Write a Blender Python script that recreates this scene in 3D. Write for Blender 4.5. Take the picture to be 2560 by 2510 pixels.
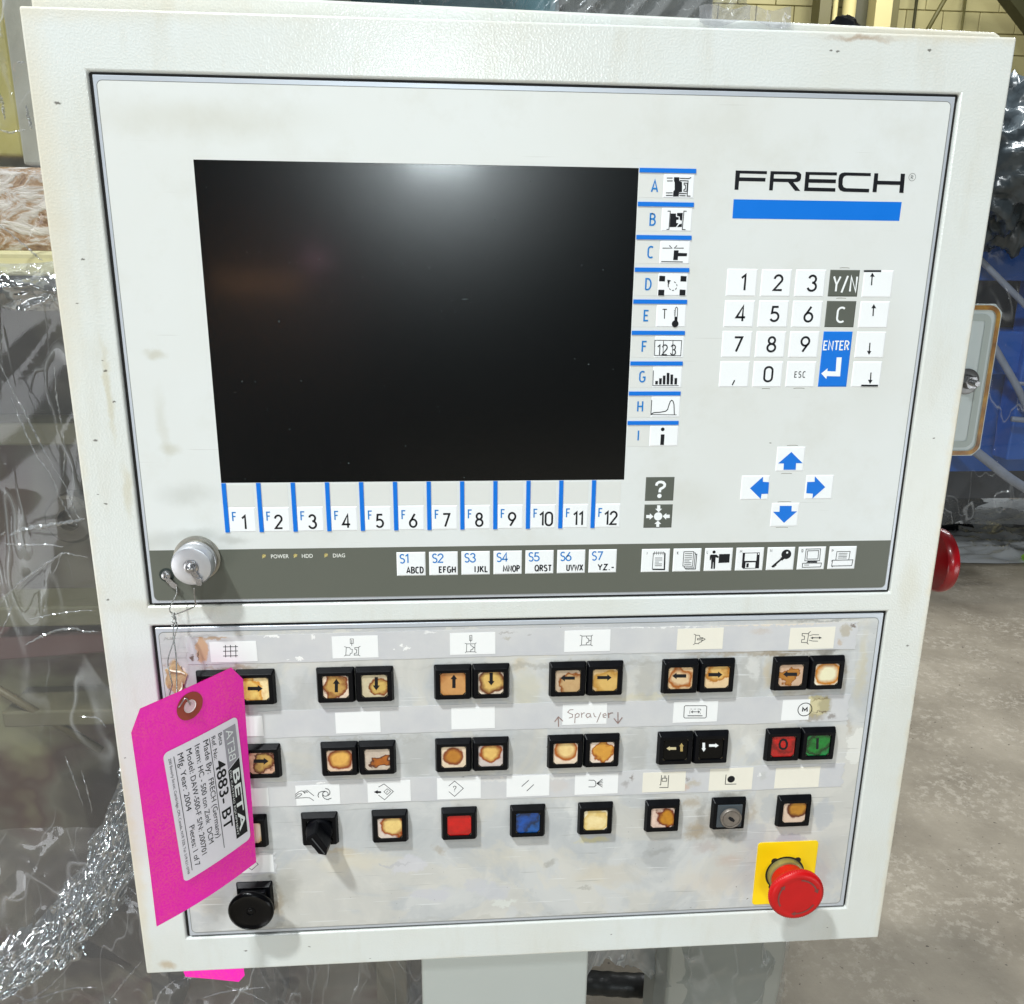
import bpy, math, random, json
from mathutils import Vector, Matrix, noise
for o in list(bpy.data.objects): bpy.data.objects.remove(o)
S = bpy.context.scene
COL = S.collection

# ------------------------------------------------------------------ coordinates
# The front face of the cabinet is the plane Y = 0.  u = mm to the right of the upper
# panel's corner, v = mm below it, w = mm behind the face (negative = towards the viewer).
CU, TOPZ = 241.5, 1500.0
def W(u, v, w=0.0): return Vector(((u - CU) / 1000.0, w / 1000.0, (TOPZ - v) / 1000.0))

# ------------------------------------------------------------------ camera, world, lamps, exposure
cam = bpy.data.cameras.new('camera'); cam_o = bpy.data.objects.new('camera', cam); COL.objects.link(cam_o)
Rr = ((0.9973442, -0.0096497, -0.0721896), (-0.0100171, 0.9635897, -0.2671977), (0.0721395, 0.2672112, 0.960934))
def d2w(d): return Vector((d[0], d[2], -d[1]))
right, down, fwd = (d2w(r) for r in Rr)
M = Matrix((right, -down, -fwd)).transposed().to_4x4()
M.translation = W(190.455, 99.939, -501.363)
cam_o.matrix_world = M
cam.sensor_fit = 'HORIZONTAL'; cam.sensor_width = 36.0; cam.lens = 2083.4 / 2560 * 36.0
cam.clip_start = 0.02; cam.clip_end = 200
S.camera = cam_o

wd = bpy.data.worlds.new('World'); S.world = wd; wd.use_nodes = True
wd.node_tree.nodes['Background'].inputs[0].default_value = (0.93, 0.97, 1.0, 1)
wd.node_tree.nodes['Background'].inputs[1].default_value = 0.10

def area(name, pos, target, sx, sy, power, col=(1, 1, 1)):
    l = bpy.data.lights.new(name, 'AREA'); l.shape = 'RECTANGLE'; l.size = sx; l.size_y = sy
    l.energy = power; l.color = col
    o = bpy.data.objects.new(name, l); COL.objects.link(o)
    o.location = pos; o.rotation_euler = (target - pos).to_track_quat('-Z', 'Y').to_euler()
    return o
PC = W(240, 280, 0)
COOL = (0.94, 0.985, 1.0)
area('ceiling_tube_left', W(-1325, -3340, -1500), PC, 0.22, 0.22, 270, COOL)
area('ceiling_tube_far', W(-660, -2670, -2600), PC, 0.26, 0.26, 46, COOL)
area('ceiling_tube_hall', W(140, -780, -5000), W(200, 0, 0), 0.42, 0.6, 58, (0.86, 0.97, 1))
area('soft_fill_top', W(300, -2100, -3900), PC, 3.6, 1.2, 4, COOL)  # soft fill from above, added to even out the panel light
area('soft_fill_right', W(2500, 1150, -2400), PC, 1.8, 1.0, 31, COOL)  # added low fill, brightens the lower panel from the right
area('soft_fill_left', W(-2100, 1150, -2300), PC, 1.6, 1.0, 28, (0.97, 0.985, 1))  # the matching added fill from the left, not a known fixture
area('fill_back', W(2500, -2200, 2500), W(2800, 1500, 3400), 1.8, 0.2, 150, COOL)  # added light to brighten the blue machine and the floor film
area('fill_wall', W(4200, -3300, 6500), W(4700, -2000, 9000), 2.5, 0.4, 120, (1, 0.98, 0.9))  # added light that brightens the far block wall
area('fill_machine', W(-1300, -1500, 100), W(-300, 400, 500), 0.9, 0.08, 24, COOL)  # added light for glints on the film at the left

S.view_settings.view_transform = 'Standard'; S.view_settings.look = 'None'
S.view_settings.exposure = -0.38; S.view_settings.gamma = 1.0
S.cycles.use_denoising = True
S.cycles.max_bounces = 8; S.cycles.transparent_max_bounces = 12; S.cycles.glossy_bounces = 4
S.cycles.sample_clamp_indirect = 6.0; S.cycles.sample_clamp_direct = 0.0

# ------------------------------------------------------------------ materials
def lin(c):
    return tuple(((x / 255.0) / 12.92 if x / 255.0 <= 0.04045 else ((x / 255.0 + 0.055) / 1.055) ** 2.4) for x in c)
MATS = {}
def base_mat(name):
    m = bpy.data.materials.new(name); m.use_nodes = True
    return m, m.node_tree, m.node_tree.nodes['Principled BSDF']
def N(nt, t, **kw):
    n = nt.nodes.new(t)
    for k, v in kw.items():
        if k[0] == 'i' and k[1:].isdigit(): n.inputs[int(k[1:])].default_value = v
        else: setattr(n, k, v)
    return n
def mat(name, col, rough=0.5, metal=0.0, spec=0.5, coat=0.0, var=0.06, vscale=60, bump=0.0, bscale=300, bdist=0.0003, coord='Object'):
    """plain procedural material: a base colour with a little noise in colour and roughness, and fine relief"""
    if name in MATS: return MATS[name]
    m, nt, p = base_mat(name)
    tc = N(nt, 'ShaderNodeTexCoord'); co = tc.outputs[coord]
    nz = N(nt, 'ShaderNodeTexNoise'); nz.inputs['Scale'].default_value = vscale; nz.inputs['Detail'].default_value = 5
    nt.links.new(co, nz.inputs['Vector'])
    mx = N(nt, 'ShaderNodeMix', data_type='RGBA')
    mx.inputs[6].default_value = (*[c * (1 - var) for c in col], 1); mx.inputs[7].default_value = (*[min(1, c * (1 + var)) for c in col], 1)
    nt.links.new(nz.outputs[0], mx.inputs[0]); nt.links.new(mx.outputs[2], p.inputs['Base Color'])
    mr = N(nt, 'ShaderNodeMapRange'); mr.inputs[3].default_value = max(0.02, rough - 0.06); mr.inputs[4].default_value = min(1, rough + 0.06)
    nt.links.new(nz.outputs[0], mr.inputs[0]); nt.links.new(mr.outputs[0], p.inputs['Roughness'])
    p.inputs['Metallic'].default_value = metal; p.inputs['Specular IOR Level'].default_value = spec
    p.inputs['Coat Weight'].default_value = coat; p.inputs['Coat Roughness'].default_value = 0.08
    if bump:
        b = N(nt, 'ShaderNodeTexNoise'); b.inputs['Scale'].default_value = bscale; b.inputs['Detail'].default_value = 2
        nt.links.new(co, b.inputs['Vector'])
        bp = N(nt, 'ShaderNodeBump'); bp.inputs['Strength'].default_value = bump; bp.inputs['Distance'].default_value = bdist
        nt.links.new(b.outputs[0], bp.inputs['Height']); nt.links.new(bp.outputs[0], p.inputs['Normal'])
    MATS[name] = m
    return m

def blobs(nt, co, cur, items, amp=0.004, nscale=90):
    """stains and wear marks: (u, v, ru, rv, colour, strength, softness) in mm from the material's object origin (panel corner)"""
    nz = N(nt, 'ShaderNodeTexNoise'); nz.inputs['Scale'].default_value = nscale; nz.inputs['Detail'].default_value = 6; nz.inputs['Roughness'].default_value = 0.65
    nt.links.new(co, nz.inputs['Vector'])
    s = N(nt, 'ShaderNodeVectorMath', operation='SUBTRACT'); s.inputs[1].default_value = (0.5, 0.5, 0.5); nt.links.new(nz.outputs[1], s.inputs[0])
    k = N(nt, 'ShaderNodeVectorMath', operation='SCALE'); k.inputs[3].default_value = amp * 2; nt.links.new(s.outputs[0], k.inputs[0])
    a = N(nt, 'ShaderNodeVectorMath', operation='ADD'); nt.links.new(co, a.inputs[0]); nt.links.new(k.outputs[0], a.inputs[1])
    for (u, v, ru, rv, c, st, soft) in items:
        d = N(nt, 'ShaderNodeVectorMath', operation='SUBTRACT'); d.inputs[1].default_value = (u / 1000, 0, -v / 1000); nt.links.new(a.outputs[0], d.inputs[0])
        q = N(nt, 'ShaderNodeVectorMath', operation='MULTIPLY'); q.inputs[1].default_value = (1000 / ru, 0, 1000 / rv); nt.links.new(d.outputs[0], q.inputs[0])
        L = N(nt, 'ShaderNodeVectorMath', operation='LENGTH'); nt.links.new(q.outputs[0], L.inputs[0])
        mr = N(nt, 'ShaderNodeMapRange', interpolation_type='SMOOTHSTEP'); mr.inputs[1].default_value = 1.0; mr.inputs[2].default_value = 1.0 - soft
        mr.inputs[3].default_value = 0; mr.inputs[4].default_value = st; nt.links.new(L.outputs[1], mr.inputs[0])
        mx = N(nt, 'ShaderNodeMix', data_type='RGBA'); mx.inputs[7].default_value = (*c, 1)
        nt.links.new(mr.outputs[0], mx.inputs[0]); nt.links.new(cur, mx.inputs[6]); cur = mx.outputs[2]
    return cur
def ramp(nt, fac, stops, interp='LINEAR'):
    r = N(nt, 'ShaderNodeValToRGB'); cr = r.color_ramp; cr.interpolation = interp
    while len(cr.elements) < len(stops): cr.elements.new(0.5)
    for e, (p, c) in zip(cr.elements, stops): e.position = p; e.color = (*c, 1) if len(c) == 3 else c
    nt.links.new(fac, r.inputs[0]); return r.outputs[0]
def noise_tex(nt, co, scale, detail=4, rough=0.5, dist=0.0):
    n = N(nt, 'ShaderNodeTexNoise'); n.inputs['Scale'].default_value = scale; n.inputs['Detail'].default_value = detail
    n.inputs['Roughness'].default_value = rough; n.inputs['Distortion'].default_value = dist
    nt.links.new(co, n.inputs['Vector']); return n.outputs[0]
def mix(nt, f, a, b, mode='MIX'):
    m = N(nt, 'ShaderNodeMix', data_type='RGBA', blend_type=mode)
    for sock, val in ((m.inputs[0], f), (m.inputs[6], a), (m.inputs[7], b)):
        if isinstance(val, (int, float)): sock.default_value = val
        elif isinstance(val, tuple): sock.default_value = (*val, 1)
        else: nt.links.new(val, sock)
    return m.outputs[2]
def bumpnode(nt, p, h, strength, dist, nrm=None):
    b = N(nt, 'ShaderNodeBump'); b.inputs['Strength'].default_value = strength; b.inputs['Distance'].default_value = dist
    nt.links.new(h, b.inputs['Height'])
    if nrm: nt.links.new(nrm, b.inputs['Normal'])
    if p: nt.links.new(b.outputs[0], p.inputs['Normal'])
    return b.outputs[0]

# powder coated paint of the cabinet, yellowed along its rims, with chips and smears
def paint_mat():
    m, nt, p = base_mat('powder_coat'); tc = N(nt, 'ShaderNodeTexCoord'); co = tc.outputs['Object']
    n1 = noise_tex(nt, co, 7, 4, 0.6)
    cur = mix(nt, ramp(nt, n1, [(0.35, (0, 0, 0)), (0.7, (1, 1, 1))]), lin((217, 222, 220)), lin((211, 213, 206)))
    sv = N(nt, 'ShaderNodeVectorMath', operation='MULTIPLY'); sv.inputs[1].default_value = (40, 1, 9); nt.links.new(co, sv.inputs[0])
    cur = mix(nt, mix(nt, .35, (0, 0, 0), ramp(nt, noise_tex(nt, sv.outputs[0], 1.0, 7, .65), [(.52, (0, 0, 0)), (.72, (1, 1, 1))])), cur, lin((196, 192, 176)))
    Y = lin((214, 200, 168)); D = lin((70, 66, 58)); G = lin((196, 190, 165))
    cur = blobs(nt, co, cur, [
        (-34, 60, 22, 190, Y, 0.40, 0.8), (-36, 300, 12, 330, Y, 0.45, 0.8), (0, -34, 200, 14, Y, 0.30, 0.8), (470, -33, 120, 10, Y, 0.45, 0.8),
        (514, 250, 8, 260, Y, 0.5, 0.7), (514, 500, 9, 160, Y, 0.45, 0.7), (-31, 500, 9, 120, Y, 0.5, 0.8), (200, 591, 300, 8, G, 0.4, 0.8),
        (20, 305, 60, 9, G, 0.35, 0.8), (-8, 170, 3, 40, G, 0.6, 0.8), (-5, 230, 4, 22, G, 0.5, 0.8), (-15, 580, 9, 5, lin((176, 150, 110)), .6, .8),
        (420, -27, 26, 2.2, lin((150, 112, 70)), 0.55, 0.9), (495, 300, 10, 30, G, .3, .8)], amp=0.006, nscale=60)
    chips = [(-17, 16, 2.4), (-14, 96, 1.6), (-20, 120, 1.2), (-10, 152, 1.0), (-9, 158, 1.8), (-6, 176, 1.4), (-19.5, 199, 1.9), (-22, 232, 1.0), (-18, 238, 1.5), (408, -20, 1.6), (404, -20.3, 1.2),
             (461, -22, 1.7), (6, 341, 1.0), (-6, 380, 1.3), (-12, 440, 1.5), (128, 583, 1.1), (40, 571, 1.7), (85, 570, 1.3), (470, 575, 1.2), (305, 572, 1.0), (497, 200, 1.0), (500, 344, 1.6), (-24, 300, 1.3), (-26, 412, 1.2)]
    cur = blobs(nt, co, cur, [(u, v, r, r * 0.45, D, 0.8, 0.6) for u, v, r in chips], amp=0.0012, nscale=700)
    nt.links.new(cur, p.inputs['Base Color'])
    h = noise_tex(nt, co, 800, 0.5, 0.4); h2 = ramp(nt, h, [(0.42, (0, 0, 0)), (0.66, (1, 1, 1))])
    bumpnode(nt, p, h2, 0.17, 0.00025)
    p.inputs['Roughness'].default_value = 0.22; p.inputs['Specular IOR Level'].default_value = 0.45
    return m
def overlay_mat():
    m, nt, p = base_mat('membrane_foil'); tc = N(nt, 'ShaderNodeTexCoord'); co = tc.outputs['Object']
    n1 = noise_tex(nt, co, 5, 5, 0.55)
    cur = mix(nt, ramp(nt, n1, [(0.3, (0, 0, 0)), (0.75, (1, 1, 1))]), lin((218, 222, 221)), lin((211, 213, 208)))
    cur = mix(nt, mix(nt, .30, (0, 0, 0), ramp(nt, noise_tex(nt, co, 16, 8, .68), [(.50, (0, 0, 0)), (.66, (1, 1, 1))])), cur, lin((198, 198, 188)))
    mp = N(nt, 'ShaderNodeMapping'); mp.inputs['Rotation'].default_value = (0, .8, 0); mp.inputs['Scale'].default_value = (16, 1, 700); nt.links.new(co, mp.inputs[0])
    cur = mix(nt, mix(nt, .4, (0, 0, 0), ramp(nt, noise_tex(nt, mp.outputs[0], 1.0, 2, .4), [(.72, (0, 0, 0)), (.75, (1, 1, 1))])), cur, lin((180, 180, 174)))
    G = lin((178, 174, 152)); g2 = lin((164, 166, 158))
    cur = blobs(nt, co, cur, [(60, 22, 90, 16, G, .25, .9), (20, 150, 9, 4, G, .5, .8), (22, 205, 10, 6, G, .4, .8), (30, 232, 26, 10, g2, .32, .9),
        (20, 190, 5, 30, G, .25, .9), (10, 262, 20, 9, g2, .3, .9), (56, 262, 14, 4, g2, .4, .9), (33, 258, 20, 6, g2, .45, .8),
        (340, 240, 30, 20, G, .15, .9), (450, 150, 30, 60, G, .12, .9), (404, 205, 1.0, .5, g2, .8, .5), (391, 202.5, 1.3, .5, lin((120, 118, 110)), .8, .5)], amp=0.007, nscale=40)
    nt.links.new(cur, p.inputs['Base Color']); bumpnode(nt, p, noise_tex(nt, co, 900, 2), 0.12, 0.0001)
    p.inputs['Roughness'].default_value = 0.42; p.inputs['Specular IOR Level'].default_value = 0.35
    return m
def lower_mat():
    m, nt, p = base_mat('worn_panel_foil'); tc = N(nt, 'ShaderNodeTexCoord'); co = tc.outputs['Object']
    n1 = noise_tex(nt, co, 22, 7, 0.62, 0.6)
    cur = mix(nt, ramp(nt, n1, [(0.36, (0, 0, 0)), (0.50, (.45, .45, .45)), (0.55, (.8, .8, .8)), (0.72, (1, 1, 1))]), lin((182, 185, 186)), lin((204, 205, 203)))
    n2 = noise_tex(nt, co, 9, 5, 0.6, 1.2)
    cur = mix(nt, ramp(nt, n2, [(0.50, (0, 0, 0)), (0.54, (.32, .32, .32)), (0.8, (.42, .42, .42))]), cur, lin((214, 208, 192)))
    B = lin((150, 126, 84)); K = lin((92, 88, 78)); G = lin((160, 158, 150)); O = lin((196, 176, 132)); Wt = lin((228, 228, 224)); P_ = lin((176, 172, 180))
    it = [(290, 372, 20, 5, O, .45, .9), (236, 352, 8, 8, O, .4, .9), (322, 378, 40, 4, lin((206, 198, 164)), .5, .9), (392, 345, 80, 4, B, .35, .9), (470, 360, 6, 40, lin((196, 186, 150)), .5, .9), (120, 500, 40, 12, lin((214, 206, 184)), .5, .9), (230, 502, 50, 12, lin((210, 204, 186)), .4, .9), (380, 530, 40, 14, lin((206, 192, 174)), .35, .9), (375, 480, 26, 24, B, .35, .95), (362, 486, 9, 10, B, .55, .8), (358, 462, 8, 7, B, .45, .8), (384, 457, 17, 5, K, .5, .9), (366, 470, 5, 22, K, .35, .9), (384, 489, 18, 5, K, .45, .9),
          (402, 472, 5, 18, B, .35, .9), (372, 500, 14, 8, lin((150, 120, 110)), .3, .9), (388, 512, 14, 9, lin((190, 160, 140)), .35, .9), (336, 505, 12, 17, lin((168, 170, 170)), .6, .35), (336, 502, 13, 4, K, .22, .8),
          (432, 500, 14, 11, lin((178, 174, 180)), .75, .25), (405, 492, 10, 12, lin((184, 186, 188)), .7, .3), (455, 476, 9, 13, lin((178, 182, 186)), .7, .3), (415, 470, 8, 14, lin((180, 184, 186)), .6, .3),
          (432, 345, 40, 7, K, .5, .95), (412, 348, 28, 3, lin((120, 98, 60)), .6, .8), (457, 366, 5, 18, B, .45, .9), (404, 362, 6, 15, O, .5, .9), (430, 379, 22, 4, B, .35, .9), (374, 347, 50, 3, B, .35, .9),
          (392, 365, 11, 24, G, .45, .5), (393, 358, 5, 12, Wt, .5, .6), (395, 416, 6, 10, Wt, .4, .6), (320, 365, 11, 22, G, .4, .5), (316, 418, 12, 22, G, .35, .5), (240, 418, 14, 25, G, .28, .5), (165, 418, 14, 24, G, .28, .5), (92, 372, 10, 20, G, .25, .5), (88, 418, 12, 22, G, .25, .5),
          (240, 372, 12, 20, lin((196, 190, 160)), .4, .6), (288, 490, 14, 4, lin((210, 200, 140)), .6, .7), (273, 470, 5, 20, Wt, .4, .7), (258, 508, 5, 4, G, .6, .7), (180, 493, 6, 5, B, .35, .8), (115, 493, 10, 6, O, .35, .8), (108, 491, 10, 3, O, .4, .7),
          (172, 530, 16, 6, lin((196, 196, 203)), .6, .3), (205, 524, 9, 8, lin((194, 195, 200)), .6, .25), (217, 531, 13, 8, lin((196, 197, 202)), .6, .25), (158, 505, 14, 8, lin((206, 206, 216)), .5, .3), (225, 539, 10, 3, lin((218, 222, 216)), .6, .3), (283, 532, 7, 1.8, G, .5, .5), (300, 520, 34, 12, O, .22, .7),
          (146, 503, 14, 1.6, lin((186, 186, 188)), .8, .2), (66, 530, 5, 20, B, .55, .9), (72, 520, 14, 30, G, .5, .9), (64, 515, 3.4, 14, K, .55, .9), (22, 530, 14, 18, G, .5, .9), (50, 500, 20, 8, G, .6, .9),
          (250, 553, 200, 3, G, .25, .8), (60, 553, 60, 3, G, .4, .8), (12, 353, 6, 10, lin((168, 128, 92)), .75, .35), (15, 350, 3.4, 4, lin((235, 225, 210)), .8, .4), (12, 362, 3.5, 4, lin((235, 225, 210)), .8, .4), (13, 377, 7, 5, B, .6, .9),
          (47, 349, 26, 2.4, B, .55, .8), (12, 327, 6, 1, K, .5, .8), (461, 530, 8, 25, lin((190, 160, 150)), .25, .9), (474, 420, 8, 14, lin((222, 222, 216)), .9, .1), (466, 405, 3, 9, B, .3, .8), (445, 347, 10, 4, K, .5, .8),
          (340, 465, 30, 40, O, .12, .9), (262, 352, 130, 3, G, .5, .8), (130, 404, 60, 2, G, .4, .8), (240, 323.6, 236, 3.2, lin((182, 184, 188)), .6, .5), (440, 324, 40, 2.5, K, .4, .8)]
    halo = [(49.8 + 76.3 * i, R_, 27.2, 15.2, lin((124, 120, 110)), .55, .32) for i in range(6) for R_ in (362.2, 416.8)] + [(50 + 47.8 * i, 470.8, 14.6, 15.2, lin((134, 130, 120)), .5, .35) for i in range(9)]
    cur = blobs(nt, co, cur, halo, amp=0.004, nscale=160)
    cur = blobs(nt, co, cur, it, amp=0.011, nscale=75)
    for ang, seed_ in ((0.35, 1.0), (-0.6, 4.0), (1.2, 8.0)):   # wipe marks and hairline scratches
        mp = N(nt, 'ShaderNodeMapping'); mp.inputs['Rotation'].default_value = (0, ang, 0); mp.inputs['Scale'].default_value = (22, 1, 620); mp.inputs['Location'].default_value = (seed_, 0, seed_); nt.links.new(co, mp.inputs[0])
        cur = mix(nt, mix(nt, .5, (0, 0, 0), ramp(nt, noise_tex(nt, mp.outputs[0], 1.0, 2, .4), [(.68, (0, 0, 0)), (.72, (1, 1, 1))])), cur, lin((226, 228, 228)) if ang > 0 else lin((150, 150, 146)))
    sp = noise_tex(nt, co, 420, 3, 0.6); n3 = noise_tex(nt, co, 14, 3)
    th = N(nt, 'ShaderNodeMath', operation='MULTIPLY'); nt.links.new(ramp(nt, sp, [(0.70, (0, 0, 0)), (0.74, (1, 1, 1))]), th.inputs[0]); nt.links.new(ramp(nt, n3, [(0.5, (0, 0, 0)), (0.62, (1, 1, 1))]), th.inputs[1])
    cur = mix(nt, th.outputs[0], cur, lin((88, 78, 62)))
    nt.links.new(cur, p.inputs['Base Color'])
    bumpnode(nt, p, noise_tex(nt, co, 60, 6, 0.6), 0.25, 0.0006)
    p.inputs['Roughness'].default_value = 0.36; p.inputs['Specular IOR Level'].default_value = 0.4
    return m
def strip_mat():
    m, nt, p = base_mat('label_film'); tc = N(nt, 'ShaderNodeTexCoord'); co = tc.outputs['Object']
    n1 = noise_tex(nt, co, 30, 6, 0.6)
    cur = mix(nt, ramp(nt, n1, [(0.35, (0, 0, 0)), (0.7, (1, 1, 1))]), lin((196, 197, 200)), lin((208, 208, 207)))
    B = lin((182, 150, 108)); Wt = lin((238, 238, 236)); K = lin((96, 80, 66)); O = lin((206, 196, 150))
    it = [(30, 335, 4.5, 11, lin((198, 158, 116)), .85, .3), (39, 327.5, 10, 1.4, B, .7, .5), (23.5, 341, 1.5, 3, K, .9, .5), (27.5, 339, .7, 4, K, .9, .5), (20, 337, 1.6, 4, K, .5, .8), (75, 327, 6, 1.0, Wt, 1, .2), (91, 343, 3, .9, Wt, 1, .2), (84, 343.5, 1.3, .7, Wt, 1, .2),
          (100, 328.5, 1.2, 1.6, Wt, .9, .3), (160, 337.5, 2.4, 1.0, Wt, 1, .2), (157, 336, 1, .8, Wt, 1, .2), (152, 338.3, 1, .8, Wt, 1, .2), (176, 326.5, 5, .8, Wt, .8, .5), (226, 328, 8, .6, K, .35, .6), (226, 332, 4, 1.5, lin((170, 165, 150)), .6, .7), (240, 330, 2, 1, K, .3, .6),
          (455, 332, 5, 6, lin((176, 168, 150)), .8, .4), (460, 328, 3, 1.6, K, .8, .6), (452, 340, 3, 3, B, .5, .7), (400, 326, 60, 1.2, lin((226, 214, 196)), .8, .6), (330, 326, 40, 1.0, Wt, .8, .6), (396, 331, 10, 3, B, .25, .9),
          (440, 388, 11, 9, O, .9, .15), (447, 388, 6, 9, lin((150, 142, 112)), .6, .5), (438, 397, 12, 4, lin((140, 128, 104)), .6, .6), (443, 383, 8, 1, lin((120, 100, 60)), .6, .6), (445, 392.6, 10, .5, K, .8, .5), (453, 397, 4, 3, K, .55, .7),
          (310, 445, 3, 5, K, .35, .8), (314, 440, 1.4, 3, K, .6, .6), (353, 442, 2, 2, K, .5, .7), (358, 446, 8, 4, lin((182, 170, 146)), .6, .8), (352, 449, 5, 4, lin((206, 160, 120)), .5, .8), (408, 442, 4, 5, lin((186, 188, 184)), .6, .6), (405, 441, 1.6, 1.6, Wt, .8, .5),
          (100, 436, 4, .8, Wt, .9, .3), (262, 444, 10, 7, lin((204, 196, 190)), .5, .6), (196, 435.5, 1.6, 1.2, K, .6, .6), (240, 438, 60, 2, lin((226, 224, 218)), .5, .6)]
    cur = blobs(nt, co, cur, it, amp=0.0045, nscale=260)
    nt.links.new(cur, p.inputs['Base Color']); bumpnode(nt, p, noise_tex(nt, co, 50, 5, 0.6), 0.3, 0.0006)
    p.inputs['Roughness'].default_value = 0.3; p.inputs['Specular IOR Level'].default_value = 0.45
    return m
def lens_mat(name, inner, ringc, outer, cu, cv, r, amp=0.5, seed=0.0, soft=0.12, fine=0.25, mid=None, stain=None):
    """yellowed, heat-stained button lens; (cu, cv) is the blot's centre and r its size, in lens half widths"""
    g = lambda c: tuple(x ** e for x, e in zip(c, (1.22, 1.32, 1.45)))
    inner = g(inner); ringc = g(ringc); mid = g(mid) if mid else None; stain = g(stain) if stain else None
    m, nt, p = base_mat(name); tc = N(nt, 'ShaderNodeTexCoord')
    mp = N(nt, 'ShaderNodeVectorMath', operation='MULTIPLY'); mp.inputs[1].default_value = (1 / .0091, 0, 1 / .0091); nt.links.new(tc.outputs['Object'], mp.inputs[0])
    so = N(nt, 'ShaderNodeVectorMath', operation='ADD'); so.inputs[1].default_value = (seed * 3.1, seed * 1.7, seed * 2.3); nt.links.new(mp.outputs[0], so.inputs[0])
    n1 = N(nt, 'ShaderNodeTexNoise'); n1.inputs['Scale'].default_value = 1.0; n1.inputs['Detail'].default_value = 5; nt.links.new(so.outputs[0], n1.inputs['Vector'])
    c = N(nt, 'ShaderNodeVectorMath', operation='SUBTRACT'); c.inputs[1].default_value = (0.5, 0.5, 0.5); nt.links.new(n1.outputs[1], c.inputs[0])
    k = N(nt, 'ShaderNodeVectorMath', operation='SCALE'); k.inputs[3].default_value = amp * 3; nt.links.new(c.outputs[0], k.inputs[0])
    a = N(nt, 'ShaderNodeVectorMath', operation='ADD'); nt.links.new(mp.outputs[0], a.inputs[0]); nt.links.new(k.outputs[0], a.inputs[1])
    d = N(nt, 'ShaderNodeVectorMath', operation='SUBTRACT'); d.inputs[1].default_value = (cu, 0, -cv); nt.links.new(a.outputs[0], d.inputs[0])
    z = N(nt, 'ShaderNodeVectorMath', operation='MULTIPLY'); z.inputs[1].default_value = (0.5 / r, 0, 0.5 / r); nt.links.new(d.outputs[0], z.inputs[0])
    L = N(nt, 'ShaderNodeVectorMath', operation='LENGTH'); nt.links.new(z.outputs[0], L.inputs[0])
    mid = mid or inner
    col = ramp(nt, L.outputs[1], [(0.0, inner), (0.26, mid), (max(.3, 0.46 - soft), mid), (0.465, ringc), (0.50, ringc), (0.57, outer), (1.0, outer)])
    n2 = noise_tex(nt, so.outputs[0], 2.2, 5, 0.6)
    col = mix(nt, ramp(nt, n2, [(0.35, (0, 0, 0)), (0.75, (1, 1, 1))]), col, mix(nt, fine, col, stain or ringc))
    nt.links.new(col, p.inputs['Base Color']); p.inputs['Roughness'].default_value = 0.25; p.inputs['Coat Weight'].default_value = 0.4
    p.inputs['Coat Roughness'].default_value = 0.1; bumpnode(nt, p, n2, 0.3, 0.0006)
    return m
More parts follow.
